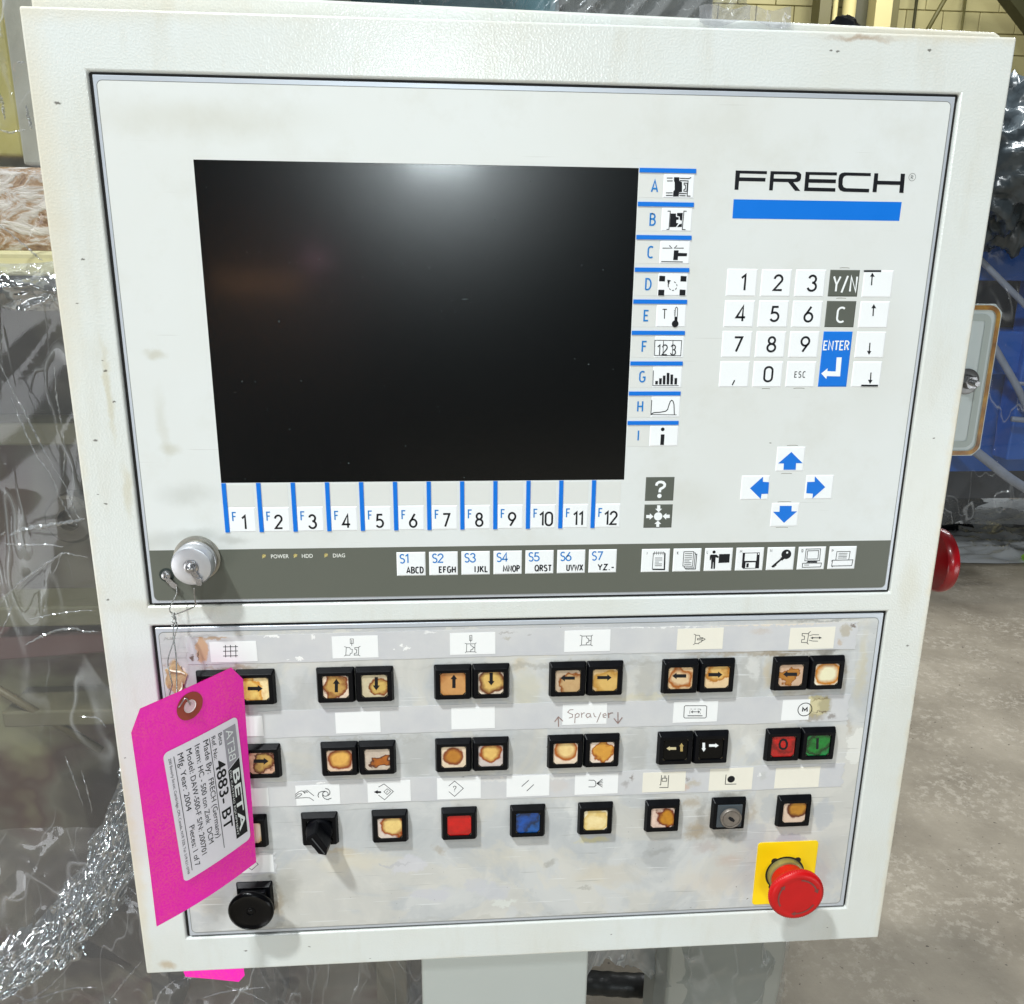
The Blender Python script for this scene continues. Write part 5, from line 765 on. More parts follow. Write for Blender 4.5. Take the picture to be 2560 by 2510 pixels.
# emergency stop with yellow plate
mb = MB(); mb.prism(rrect(409.5, 497.6, 454.5, 551.0, 2.4), -0.35, 0.2, back=False); es = build('yellow_plate', mb, YEL, cab, origin=(0, 0, 0))
EU, EV = 431.7, 524.6
mb = MB(); mb.disc(EU, EV, 14.6, -0.42, 40)
for a in (-52, -128, 52, 128): mb.disc(EU + 14 * math.cos(math.radians(a)), EV + 14 * math.sin(math.radians(a)), 2.6, -0.40 - .001 * a / 100, 12)
e = build('emergency_stop', mb, mat('dark_hole', (.01, .009, .006), .6), cab, label='red emergency stop mushroom on a yellow plate')
mb = MB(); mb.lathe(EU, EV, [(13.3, -0.45), (13.3, -5.0), (12.4, -5.6)], 48); build('collar', mb, mat('brass_grey_collar', lin((150, 144, 92)), .4, .4, var=.3, vscale=120), e, smooth=True)
mb = MB(); mb.lathe(EU, EV, [(12.0, -5.3), (12.3, -6.5), (12.6, -18.5)], 48); build('stem', mb, RED, e, smooth=True)
mb = MB(); mb.lathe(EU, EV, [(12.6, -18.2), (17.6, -18.5), (19.5, -19.0), (20.0, -19.9), (20.0, -21.6), (19.3, -23.2), (17.9, -24.2), (16.2, -24.6), (15.2, -24.3), (12, -24.4), (6, -24.5), (.5, -24.5)], 150, ridge=1, rr=(2, 5), ra=-.45)
cp = build('mushroom_cap', mb, RED, e, smooth=True, ang=50)
mb = MB()
for a0 in (150, 275, 30):
    A = arc(EU, EV, 14.0, 14.0, a0, a0 + 62, 10); mb.stroke(A, 1.2, -24.58)
    q = A[-1]; a = math.radians(a0 + 62); tx, ty = -math.sin(a), math.cos(a)
    mb.flat([(q[0] + 1.9 * math.cos(a), q[1] + 1.9 * math.sin(a)), (q[0] + 3.2 * tx, q[1] + 3.2 * ty), (q[0] - 1.9 * math.cos(a), q[1] - 1.9 * math.sin(a))], -24.6)
build('turn_arrow', mb, mat('worn_arrow_print', lin((120, 60, 54)), .5, var=.35, vscale=400), e)

# side mounted red mushroom, folded side cover with old gasket, pedestal
mb = MB(); mb.lathe(44, 298, [(9, 508), (9, 530), (15, 534), (21.5, 535), (23, 537), (23.4, 540), (22.6, 543), (20, 544.5), (.5, 545)], 56, axis='u')
build('side_stop_button', mb, mat('deep_red_plastic', lin((140, 4, 16)), .3, 0, .5, coat=.3, var=.12), cab, smooth=True, label='red mushroom seen edge-on at the cabinet side')
w0 = 60
mb = MB(); mb.prism(rrect(500, 118.6, 569.6, 225.0, 5.5, cham=True), w0, w0 + 3); sd = build('side_cover', mb, mat('cover_grey', lin((196, 206, 206)), .4, var=.05, vscale=30), cab, bevel=.4, label='pale grey side cover with a yellow-brown perished gasket and a nut')
mb = MB(); mb.stroke(rrect(500, 121.0, 566.6, 222.6, 7, 6), 3.0, w0 - 1.2, True); mb2 = MB(); mb2.stroke(rrect(500, 121.0, 566.6, 222.6, 7, 6), 3.4, w0 - .6, True)
m, nt, p = base_mat('perished_gasket'); tc = N(nt, 'ShaderNodeTexCoord'); n1 = noise_tex(nt, tc.outputs['Object'], 60, 5, .6)
nt.links.new(ramp(nt, n1, [(.3, C(92, 58, 14)), (.48, C(150, 104, 40)), (.62, C(176, 132, 40)), (.75, C(206, 186, 110))]), p.inputs['Base Color']); p.inputs['Roughness'].default_value = .35
bumpnode(nt, p, n1, .4, .001)
build('gasket', mb, m, sd); build('gasket_groove', mb2, mat('pale_groove', lin((224, 220, 200)), .5), sd)
mb = MB(); mb.stroke(rrect(497, 127.6, 560.4, 216.4, 4, 4), 4.6, w0 - .4, True); build('cover_fold', mb, mat('fold_grey', lin((170, 180, 176)), .45), sd)
mb = MB(); mb.lathe(551.0, 171.6, [(9, w0), (9, w0 - 1.2), (8, w0 - 1.6), (4.5, w0 - 1.6)], 30); build('washer', mb, mat('dark_washer', (.2, .2, .2), .4, .8), sd, smooth=True)
mb = MB(); mb.lathe(552.0, 171.8, [(5, w0 - 1.6), (5, w0 - 6), (4.6, w0 - 6.4), (2.4, w0 - 6.4)], 6); mb.lathe(552.4, 171.9, [(2.2, w0 - 6.3), (2.2, w0 - 11), (1.8, w0 - 11.5)], 16); build('nut', mb, STEEL, sd)
mb = MB(); mb.box(163.0, 580, 295.6, 1486, 36, 165); ped = build('pedestal', mb, mat('pedestal_paint', lin((206, 213, 210)), .4, var=.03, vscale=14, bump=.2, bscale=300), cab, bevel=2.5, bseg=3, label='pale grey square column carrying the cabinet')
mb = MB(); mb.box(90, 1486, 368, 1500, -30, 230); build('foot_plate', mb, MATS['pedestal_paint'], cab, bevel=2)
# ------------------------------------------------------------------ pink shipping tag, tilted, hung on a twisted wire
TA, TB, TCc, TD = Vector((1.59, 350.57, -52)), Vector((57.05, 340.22, -10)), Vector((54.98, 490.44, -8)), Vector((-0.13, 505.65, -46))
TW, TL_ = 79.4, 158.8
tn = (TB - TA).cross(TD - TA).normalized()
if tn.z > 0: tn = -tn
def tagp(x, y, lift=0.0):
    s, t = x / TW, y / TL_
    p = TA * (1 - s) * (1 - t) + TB * s * (1 - t) + TCc * s * t + TD * (1 - s) * t
    b = 2.6 * math.sin(math.pi * s) * (0.3 + 0.7 * t) + 2.0 * math.sin(math.pi * t) * (1 - s)
    return p + tn * (lift + b)
def tagmesh(mb, poly_in, lift, nx=16, ny=26, x0=0, y0=0, x1=TW, y1=TL_):
    for i in range(nx):
        for j in range(ny):
            a, c = x0 + (x1 - x0) * i / nx, x0 + (x1 - x0) * (i + 1) / nx; b, d = y0 + (y1 - y0) * j / ny, y0 + (y1 - y0) * (j + 1) / ny
            q = clip([(a, b), (c, b), (c, d), (a, d)], poly_in)
            if len(q) >= 3: mb.face([tuple(tagp(x, y, lift)) for x, y in q], True)
def clip(poly, cl):
    out = poly; n = len(cl)
    for i in range(n):
        (ax, ay), (bx, by) = cl[i], cl[(i + 1) % n]; inp = out; out = []
        side = lambda p: (bx - ax) * (p[1] - ay) - (by - ay) * (p[0] - ax)
        for k in range(len(inp)):
            p, q = inp[k], inp[(k + 1) % len(inp)]; sp, sq = side(p), side(q)
            if sp >= -1e-7: out.append(p)
            if (sp > 1e-7 and sq < -1e-7) or (sp < -1e-7 and sq > 1e-7):
                t = sp / (sp - sq); out.append((p[0] + (q[0] - p[0]) * t, p[1] + (q[1] - p[1]) * t))
        if not out: break
    return out
tag = empty('shipping_tag', 'bright pink shipping tag with a white printed sticker hanging over the button panel', 'tag', 39.5, 357, -33)
m, nt, p = base_mat('pink_card'); tc = N(nt, 'ShaderNodeTexCoord'); co = tc.outputs['Object']
n1 = noise_tex(nt, co, 900, 2, .6); n2 = noise_tex(nt, co, 16, 4, .6)
th = N(nt, 'ShaderNodeMath', operation='MULTIPLY'); nt.links.new(ramp(nt, n1, [(.42, (0, 0, 0)), (.6, (1, 1, 1))]), th.inputs[0]); nt.links.new(ramp(nt, n2, [(.38, (0, 0, 0)), (.62, (1, 1, 1))]), th.inputs[1])
nt.links.new(mix(nt, th.outputs[0], (1.0, 0.003, 0.52), (1.0, 0.08, 0.34)), p.inputs['Base Color']); p.inputs['Roughness'].default_value = .5; bumpnode(nt, p, noise_tex(nt, co, 28, 4, .6), .35, .002)
PINK = m
OUT = [(7.5, 0), (71.5, 0), (79.4, 12), (79.4, 158.8), (0, 158.8), (0, 13)]
mb = MB(); tagmesh(mb, OUT, 0.0); tagmesh(mb, OUT, -0.45)
build('tag_card', mb, PINK, tag, smooth=False)
# reinforcing ring and hole
HX, HY = 39.5, 12.6
mb = MB(); n = 40
for (r0, r1, lf) in ((4.1, 9.2, 0.35),):
    for i in range(n):
        a, b = 2 * math.pi * i / n, 2 * math.pi * (i + 1) / n
        mb.face([tuple(tagp(HX + r * math.cos(q), HY + r * math.sin(q), lf)) for r, q in ((r0, a), (r1, a), (r1, b), (r0, b))], True)
build('reinforcing_ring', mb, mat('brown_fibre', lin((158, 66, 50)), .7, var=.1, vscale=200), tag)
mb = MB()
for i in range(n):
    a, b = 2 * math.pi * i / n, 2 * math.pi * (i + 1) / n
    mb.face([tuple(tagp(HX + r * math.cos(q), HY + r * math.sin(q), .28)) for r, q in ((0.01, a), (4.2, a), (4.2, b), (0.01, b))])
build('tag_hole', mb, mat('hole_view', lin((226, 190, 200)), .6), tag)
mb = MB()
for r0, r1 in ((3.7, 4.3),):
    for i in range(n):
        a, b = 2 * math.pi * i / n, 2 * math.pi * (i + 1) / n
        mb.face([tuple(tagp(HX + r * math.cos(q), HY + r * math.sin(q), l)) for r, q, l in ((r0, a, .4), (r1, a, .6), (r1, b, .6), (r0, b, .4))])
build('hole_rim', mb, mat('pale_rim', lin((232, 214, 214)), .4), tag)
# sticker: four measured corners on the tag, a = along the tag (0..100), b = across (0..55)
SK = [(17.6, 35.8), (72.4, 36.0), (76.0, 135.6), (22.0, 136.0)]
def stk(a, b, lift=0.5):
    t, s = a / 100.0, b / 55.0
    x = (SK[0][0] * (1 - s) + SK[1][0] * s) * (1 - t) + (SK[3][0] * (1 - s) + SK[2][0] * s) * t
    y = (SK[0][1] * (1 - s) + SK[1][1] * s) * (1 - t) + (SK[3][1] * (1 - s) + SK[2][1] * s) * t
    return tuple(tagp(x, y, lift))
def skgrid(mb, pa, lift, na=20, nb=12):
    a0, a1 = min(q[0] for q in pa), max(q[0] for q in pa); b0, b1 = min(q[1] for q in pa), max(q[1] for q in pa)
    ar = sum(pa[i][0] * pa[(i + 1) % len(pa)][1] - pa[(i + 1) % len(pa)][0] * pa[i][1] for i in range(len(pa)))
    if ar < 0: pa = pa[::-1]
    for i in range(na):
        for j in range(nb):
            x0, x1 = a0 + (a1 - a0) * i / na, a0 + (a1 - a0) * (i + 1) / na; y0, y1 = b0 + (b1 - b0) * j / nb, b0 + (b1 - b0) * (j + 1) / nb
            q = clip([(x0, y0), (x1, y0), (x1, y1), (x0, y1)], pa)
            if len(q) >= 3: mb.face([stk(x, y, lift) for x, y in q], True)
mb = MB(); skgrid(mb, rrect(0, 0, 100, 55, 3.6), .5)
st = build('printed_sticker', mb, mat('sticker_paper', lin((238, 235, 244)), .45, var=.02), tag)
mb = MB(); skgrid(mb, [(5, 43.4), (35.8, 43.4), (30.5, 53), (5, 53)], .62, 8, 4); build('grey_block', mb, mat('sticker_grey', lin((160, 158, 168)), .5), st)
mb = MB(); skgrid(mb, [(36.6, 43.4), (92.5, 43.4), (92.5, 53), (31.3, 53)], .62, 12, 4); build('black_block', mb, INK, st)
FT = lambda lf: (lambda x, y: stk(x, y, lf))
mb = MB(); put_font(mb, 'BETA', FT(.74), 38.5, 46.8, 50, 5.4, .02); put_font(mb, 'DIE CASTING EQUIPMENT', FT(.74), 37.2, 44.3, 53, 1.5)
put_font(mb, 'BETA', lambda x, y: stk(37 - x, y, .74), 6.6, 45.2, 24, 5.8, -.005)
build('block_lettering', mb, WPR, st)
mb = MB()
put_font(mb, 'Beta', FT(.66), 5.6, 39.4, 9.0, 3.2); put_font(mb, 'Ref. No:', FT(.66), 5.4, 34.2, 17.5, 3.2)
put_font(mb, '4883- BT', FT(.66), 25.0, 34.6, 55, 7.6, .012)
put_font(mb, 'Made By:', FT(.66), 5.2, 28.0, 25.0, 4.1); put_font(mb, 'FRECH (Germany)', FT(.66), 34.5, 28.0, 47, 4.0)
put_font(mb, 'Item:', FT(.66), 5.2, 21.8, 13.5, 4.1); put_font(mb, 'HC - 500 ton Zink  DCM', FT(.66), 21.5, 21.8, 61, 4.0)
put_font(mb, 'Model:', FT(.66), 5.2, 15.6, 18.0, 4.1); put_font(mb, 'DAW-500-F S/N: 200701', FT(.66), 25.5, 15.6, 62, 4.0)
put_font(mb, 'Mfg. Year:', FT(.66), 5.2, 9.4, 27.0, 4.1); put_font(mb, '2004', FT(.66), 35, 9.4, 13.6, 4.0); put_font(mb, 'Pieces:', FT(.66), 60.5, 9.4, 17, 4.1); put_font(mb, '1 of 7', FT(.66), 80.5, 9.4, 12.5, 4.0)
put_font(mb, '200 Beverly Street, Cambridge, ON, Canada, N1R 3Z8, Tel: 519-621-0799', FT(.66), 5.2, 3.0, 90, 2.0, -.004)
def skline(b, a0, a1, t=.45):
    n = 12
    for i in range(n):
        x0, x1 = a0 + (a1 - a0) * i / n, a0 + (a1 - a0) * (i + 1) / n; mb.face([stk(x0, b, .68), stk(x1, b, .68), stk(x1, b + t, .68), stk(x0, b + t, .68)], True)
skline(32.6, 5.2, 92.5); skline(6.6, 5.2, 94)
build('sticker_lettering', mb, INK, st)

mb = MB(); hp = tagp(HX, HY - 1, 1.0)
top = (17.6, 306.0, -8.6)
a = spline([top, (18.6, 309.5, -9.5), (20.4, 314.0, -11.5), (19.4, 318, -13), (17.6, 324.5, -15), (15.2, 333.1, -19), (16.6, 342, -22), (17.9, 347.2, -24), (16.5, 354, -26), (21, 361, -28), (30, 366, -26)], 8)
b = spline([top, (19.6, 309.5, -10.5), (18.4, 314.5, -12.5), (18.3, 320, -14), (20.0, 330.8, -18), (20.8, 342, -23), (22.2, 351.5, -30), (24.5, 356.0, -36), tuple(Vector(hp) + Vector((-1.5, -6, -2.5))), tuple(hp)], 8)
mb.tube(a, .36); mb.tube(b, .40)
tw = [Vector(top) + Vector((.9 * math.cos(k * 1.1), k * .55, -.5 * k * .3 + .7 * math.sin(k * 1.1))) for k in range(16)]
mb.tube(tw, .3)
build('tag_wire', mb, WIRE, None, smooth='all', label='thin twisted steel wire holding the pink tag on the connector chain', cat='wire')
# a second pink tag end behind the cabinet foot
mb = MB(); g = [(-66, 718), (-9, 716), (-8, 740), (-14, 747), (-34, 743), (-62, 738)]
mb.prism(g, 150, 150.6); build('pink_tag_end', mb, PINK, None, label='end of a second pink tag sticking out below the left corner of the cabinet', cat='tag')

# ------------------------------------------------------------------ the hall behind
m, nt, p = base_mat('old_concrete'); tc = N(nt, 'ShaderNodeTexCoord'); co = tc.outputs['Object']
n1 = noise_tex(nt, co, 1.9, 8, .65, .1); n2 = noise_tex(nt, co, 42, 6, .75, 0); n3 = noise_tex(nt, co, 70, 3, .6); n4 = noise_tex(nt, co, 4.5, 6, .7, 0)
cur = mix(nt, ramp(nt, n1, [(.36, (0, 0, 0)), (.66, (1, 1, 1))]), lin((132, 122, 106)), lin((174, 163, 145)))
th = N(nt, 'ShaderNodeMath', operation='MULTIPLY'); nt.links.new(ramp(nt, n2, [(.5, (0, 0, 0)), (.58, (1, 1, 1))]), th.inputs[0]); nt.links.new(ramp(nt, n4, [(.44, (0, 0, 0)), (.56, (1, 1, 1))]), th.inputs[1])
cur = mix(nt, mix(nt, .45, (0, 0, 0), th.outputs[0]), cur, lin((206, 196, 180)))
cur = mix(nt, ramp(nt, n3, [(.27, (1, 1, 1)), (.33, (0, 0, 0))]), cur, lin((70, 60, 48)))
cur = mix(nt, ramp(nt, n2, [(.25, (.8, .8, .8)), (.36, (0, 0, 0))]), cur, lin((96, 84, 68)))
nt.links.new(cur, p.inputs['Base Color']); p.inputs['Roughness'].default_value = .55; bumpnode(nt, p, n2, .4, .004)
mb = MB(); mb.face([(-9000, 1500, -7000), (14000, 1500, -7000), (14000, 1500, 9600), (-9000, 1500, 9600)])
build('floor', mb, m, None, kind='structure', origin=(0, 1500, 0))
# block wall
WALLC = mat('wall_paint', lin((188, 181, 132)), .6, var=.08, vscale=1.5, bump=.3, bscale=30, bdist=.003)
MORT = mat('mortar', lin((168, 156, 100)), .8, var=.1, vscale=5)
wall = empty('block_wall', 'yellow painted concrete block wall at the far end of the hall', 'wall', 4000, 1500, 9100)
mb = MB(); mb.box(-8000, -4200, 13000, 1500, 9060, 9300); build('wall_face', mb, MORT, wall)
src = None
for r in range(7):
    for c in range(16):
        u, v = 2600 + c * 406 + (203 if r % 2 else 0), -3000 + r * 204
        if src is None:
            mb = MB(); mb.box(u, v, u + 396, v + 195, 9030, 9064); src = build('block', mb, WALLC, wall, bevel=4, bseg=1)
        else: place_copy(src, wall, u + 198, v + 97.5, 9047)
def post(name, label, cat, u0, u1, v0, v1, w, d, m, group=None, round_=False, tilt=0):
    mb = MB()
    if round_: mb.tube([((u0 + u1) / 2, v0, w), ((u0 + u1) / 2 + tilt, v1, w)], (u1 - u0) / 2, 14)
    else: mb.box(u0, v0, u1, v1, w, w + d)
    return build(name, mb, m, None, label=label, cat=cat, group=group, smooth='all' if round_ else False)
OLV = mat('olive_steel', lin((96, 92, 52)), .5, var=.15, vscale=4); YST = mat('yellow_steel', lin((200, 190, 136)), .5, var=.1, vscale=4); DOL = mat('dark_olive_steel', lin((58, 58, 34)), .5, var=.2, vscale=4)
post('steel_column', 'dark olive steel column left of the pale pipe by the block wall', 'column', 3868, 3985, -4200, 1500, 8500, 200, OLV)
post('pipe', 'thin pale pipe beside the dark olive column', 'pipe', 4000, 4050, -4200, 1500, 8500, 0, YST, round_=True)
post('pipe', 'thicker pale yellow pipe between two dark columns', 'pipe', 4110, 4240, -4200, 1500, 8520, 0, YST, round_=True)
post('steel_column', 'broad dark opening post behind the black bag', 'column', 4246, 4385, -4200, 1500, 8560, 200, DOL)
post('steel_column', 'broad pale yellow steel column by the block wall', 'column', 4392, 4560, -4200, 1500, 8400, 260, YST)
post('steel_column', 'narrow olive flange beside the broad yellow column', 'column', 4566, 4660, -4200, 1500, 8460, 200, OLV)
post('conduit', 'thin dark conduit on the block wall near the brace', 'conduit', 5040, 5072, -4200, 1500, 8900, 0, DOL, round_=True)
post('conduit', 'thin conduit on the block wall under the dark diagonal beam', 'conduit', 5570, 5596, -4200, 1500, 8900, 0, OLV, round_=True)
mb = MB(); mb.tube([(4980, -2150, 8600), (5176, -2543, 8600), (5500, -3200, 8600)], 22, 10); build('brace_rod', mb, OLV, None, smooth='all', label='thin slanted rod in front of the block wall', cat='rod')
mb = MB(); mb.prism([(5450, -2720), (5650, -2720), (6900, -1600), (6900, -1420)], 8300, 8450); build('diagonal_beam', mb, DOL, None, label='dark diagonal beam across the yellow wall at the top right', cat='beam')
def lump(name, cu, cv, cw, ru, rv, rw, m, label, cat, seed, amp=.22, nu=48, nv=28, kind=None):
    mb = MB()
    rows = []
    for j in range(nv + 1):
        ph = math.pi * j / nv; row = []
        for i in range(nu):
            th = 2 * math.pi * i / nu; d = Vector((math.cos(th) * math.sin(ph), -math.cos(ph), math.sin(th) * math.sin(ph)))
            k = 1 + amp * (abs(noise.noise(d * 2.2 + Vector((seed, 0, 0)))) * -2 + noise.noise(d * 6 + Vector((0, seed, 0))) * .6 + .5 * abs(noise.noise(d * 11 + Vector((0, 0, seed)))))
            row.append(mb.pt(cu + d.x * ru * k, cv + d.y * rv * k, cw + d.z * rw * k))
        rows.append(row)
    for a, b in zip(rows, rows[1:]):
        for i in range(nu): j2 = (i + 1) % nu; mb.f.append([a[i], a[j2], b[j2], b[i]])
    return build(name, mb, m, None, smooth='all', label=label, cat=cat, kind=kind)
BAGM = mat('black_bag_film', (0.012, 0.014, 0.018), .22, 0, .6, var=.4, vscale=8, bump=1.0, bscale=14, bdist=.03)
lump('black_bag', 3034, -1540, 6000, 130, 150, 120, BAGM, 'round top of a black bag showing over the cabinet edge before the yellow wall', 'bag', 3.1, .12)

# sheets of polythene film
def sheet(name, fn, nu, nv, m, label, cat='plastic film', kind=None):
    mb = MB()
    idx = [[mb.pt(*fn(i / nu, j / nv)) for i in range(nu + 1)] for j in range(nv + 1)]
    for j in range(nv):
        for i in range(nu): mb.f.append([idx[j][i], idx[j][i + 1], idx[j + 1][i + 1], idx[j + 1][i]])
    mb.keep = True
    return build(name, mb, m, None, smooth='all', label=label, cat=cat, kind=kind)
def crease(u, v, sc, seed, sharp=3.0):
    q = Vector((u / sc, v / sc, seed)); q = q + noise.noise_vector(q * .7) * .5
    a = max(0.0, 1 - abs(noise.noise(q)) * 2) ** sharp; b = (1 - min(1, abs(noise.noise(q * 2.3)) * 2.2)) ** 2
    return a + .4 * b
FILM = film_mat('clear_film', (.90, .90, .88), .085, 6, .5, .002, .07, 1.0, 1.42)
FILMH = film_mat('milky_film', (.78, .80, .82), .26, 12, .5, .003, .12)
FILMC = film_mat('crumpled_film', (.84, .88, .90), .12, 26, .6, .003, .09, 1.0, 1.8, .36)

# wrapped machine behind the cabinet on the left
lm = empty('wrapped_machine', 'dark machine seen dimly through clear film behind the cabinet', 'machine', -500, 1500, 900)
m, nt, p = base_mat('machine_dark'); tc = N(nt, 'ShaderNodeTexCoord'); co = tc.outputs['Object']
n1 = noise_tex(nt, co, 2.6, 4, .55, .6)
nt.links.new(ramp(nt, n1, [(.30, lin((24, 22, 20))), (.42, lin((52, 44, 40))), (.5, lin((96, 92, 80))), (.56, lin((74, 50, 42))), (.64, lin((124, 122, 92))), (.8, lin((40, 42, 42)))]), p.inputs['Base Color']); p.inputs['Roughness'].default_value = .6
MD = m
mb = MB(); mb.box(-1500, 60, 420, 1500, 700, 1300); build('machine_body', mb, MD, lm, bevel=20)
mb = MB(); mb.box(-1500, -1100, 10, 55, 780, 1300); build('machine_upper_body', mb, mat('machine_grey', lin((128, 128, 116)), .6, var=.5, vscale=3), lm, bevel=10)
m, nt, p = base_mat('mottled_foam'); tc = N(nt, 'ShaderNodeTexCoord'); co = tc.outputs['Object']; mp = N(nt, 'ShaderNodeVectorMath', operation='MULTIPLY'); mp.inputs[1].default_value = (1, 1, 2.2); nt.links.new(co, mp.inputs[0])
n1 = noise_tex(nt, mp.outputs[0], 26, 5, .65, .8)
nt.links.new(ramp(nt, n1, [(.38, lin((112, 74, 40))), (.47, lin((160, 128, 96))), (.54, lin((196, 188, 186))), (.7, lin((232, 228, 226)))]), p.inputs['Base Color']); p.inputs['Roughness'].default_value = .5; bumpnode(nt, p, n1, .6, .01)
mb = MB(); mb.box(-620, -10, -150, 84, 560, 690); build('foam_block', mb, m, lm, bevel=8)
mb = MB(); mb.box(-620, 84, -150, 110, 470, 690); build('pale_ledge', mb, mat('pale_ledge', lin((206, 198, 150)), .5, var=.15, vscale=8), lm, bevel=4)
for q, (u0, v0, u1, v1, c) in enumerate(((-420, -700, -330, -30, (158, 150, 84)), (-330, -300, -290, -20, (150, 150, 140)), (-480, 300, -180, 330, (120, 118, 96)), (-460, 560, 300, 590, (88, 86, 62)), (-460, 720, 400, 745, (96, 92, 70)), (-300, 620, -270, 1300, (60, 58, 54)), (-140, 640, -100, 1300, (44, 42, 40)), (60, 700, 110, 1300, (100, 96, 80)))):
    mb = MB(); mb.box(u0, v0, u1, v1, 640 - q * 4, 760); build('machine_bar', mb, mat('bar_%d' % q, lin(c), .5, var=.4, vscale=14), lm, bevel=3)
mb = MB(); mb.lathe(-330, 433, [(34, 660), (34, 630), (30, 626), (15, 626), (14, 640)], 32); build('flange', mb, mat('flange_dark', lin((58, 54, 44)), .45, .3), lm, smooth=True)
mb = MB(); mb.lathe(-180, 700, [(80, 690), (80, 560), (70, 550), (.5, 548)], 40); build('round_housing', mb, mat('rust_brown', lin((104, 66, 56)), .55, var=.3, vscale=14), lm, smooth=True)
def hang(u0, v0, u1, v1, w, amp, sc, seed, tilt=0.0, dirx=1.0):
    def fn(s, t):
        u = u0 + (u1 - u0) * s; v = v0 + (v1 - v0) * t
        h = crease(u * dirx + v * .35, v * .4 - u * .1, sc, seed) * amp + noise.noise(Vector((u / 160, v / 260, seed))) * amp * .9
        return (u, v, w - h + tilt * t)
    return fn
fs_ = sheet('film_sheet', hang(-760, 96, 330, 1490, 480, 5, 190, 2.2), 150, 200, FILM, 'clear sheet of film hanging smooth with long creases behind the left side of the cabinet')
sheet('film_sheet', hang(-760, -700, 20, 92, 430, 12, 80, 7.7, 30), 130, 130, FILM, 'clear film over the mottled foam at the upper left')
def foldfn(s, t):
    u = -520 + 400 * s; a = t * 2.6
    r = 16 + 9 * crease(u, t * 60, 34, 4.4) + 7 * noise.noise(Vector((u / 22, t * 3, 1)))
    sag = 16 * max(0, (u + 330) / 150) * t
    return (u, 97 + 30 * t + sag + 7 * noise.noise(Vector((u / 50, t * 2, 5))), 352 - r * math.sin(a) * 1.3)
sheet('film_fold', foldfn, 150, 22, FILMC, 'bright crumpled fold of film at half height on the left edge')
def ropefn(s, t):
    c = [(-120, 560), (-150, 660), (-176, 715), (-206, 765), (-250, 815), (-300, 850), (-420, 910)]
    x = t * (len(c) - 1); i = min(int(x), len(c) - 2); f = x - i; cx = c[i][0] * (1 - f) + c[i + 1][0] * f; cy = c[i][1] * (1 - f) + c[i + 1][1] * f
    wd = 26 + 14 * t + 6 * noise.noise(Vector((t * 9, 1, 2))); a = (s - .5) * 2
    d = Vector((.80, .45))
    k = 1.5 * crease(cx + a * 60, cy + a * 40, 24, 9.1, 2.2)
    return (cx + d.x * a * wd + 7 * noise.noise(Vector((s * 3, t * 12, 3))), cy + d.y * a * wd * .9 + 6 * noise.noise(Vector((s * 3, t * 12, 8))), 300 - 22 * (1 - a * a) - 10 * k)
sheet('film_rope', ropefn, 44, 170, FILMC, 'gathered rope of crumpled film running down to the lower left corner')
def lowfn(s, t):
    u = -420 + 760 * s; v = 700 + 330 * t
    return (u, v, 330 - 40 * t - 5 * crease(u, v * 1.1, 90, 6.3, 5) - 6 * noise.noise(Vector((u / 40, v / 60, 2))))
sheet('film_sheet', lowfn, 170, 80, film_mat('low_film', (.86, .84, .86), .07, 11, .5, .002, .07, 1.0, 1.5), 'crinkled film below the left part of the cabinet beside the pedestal')

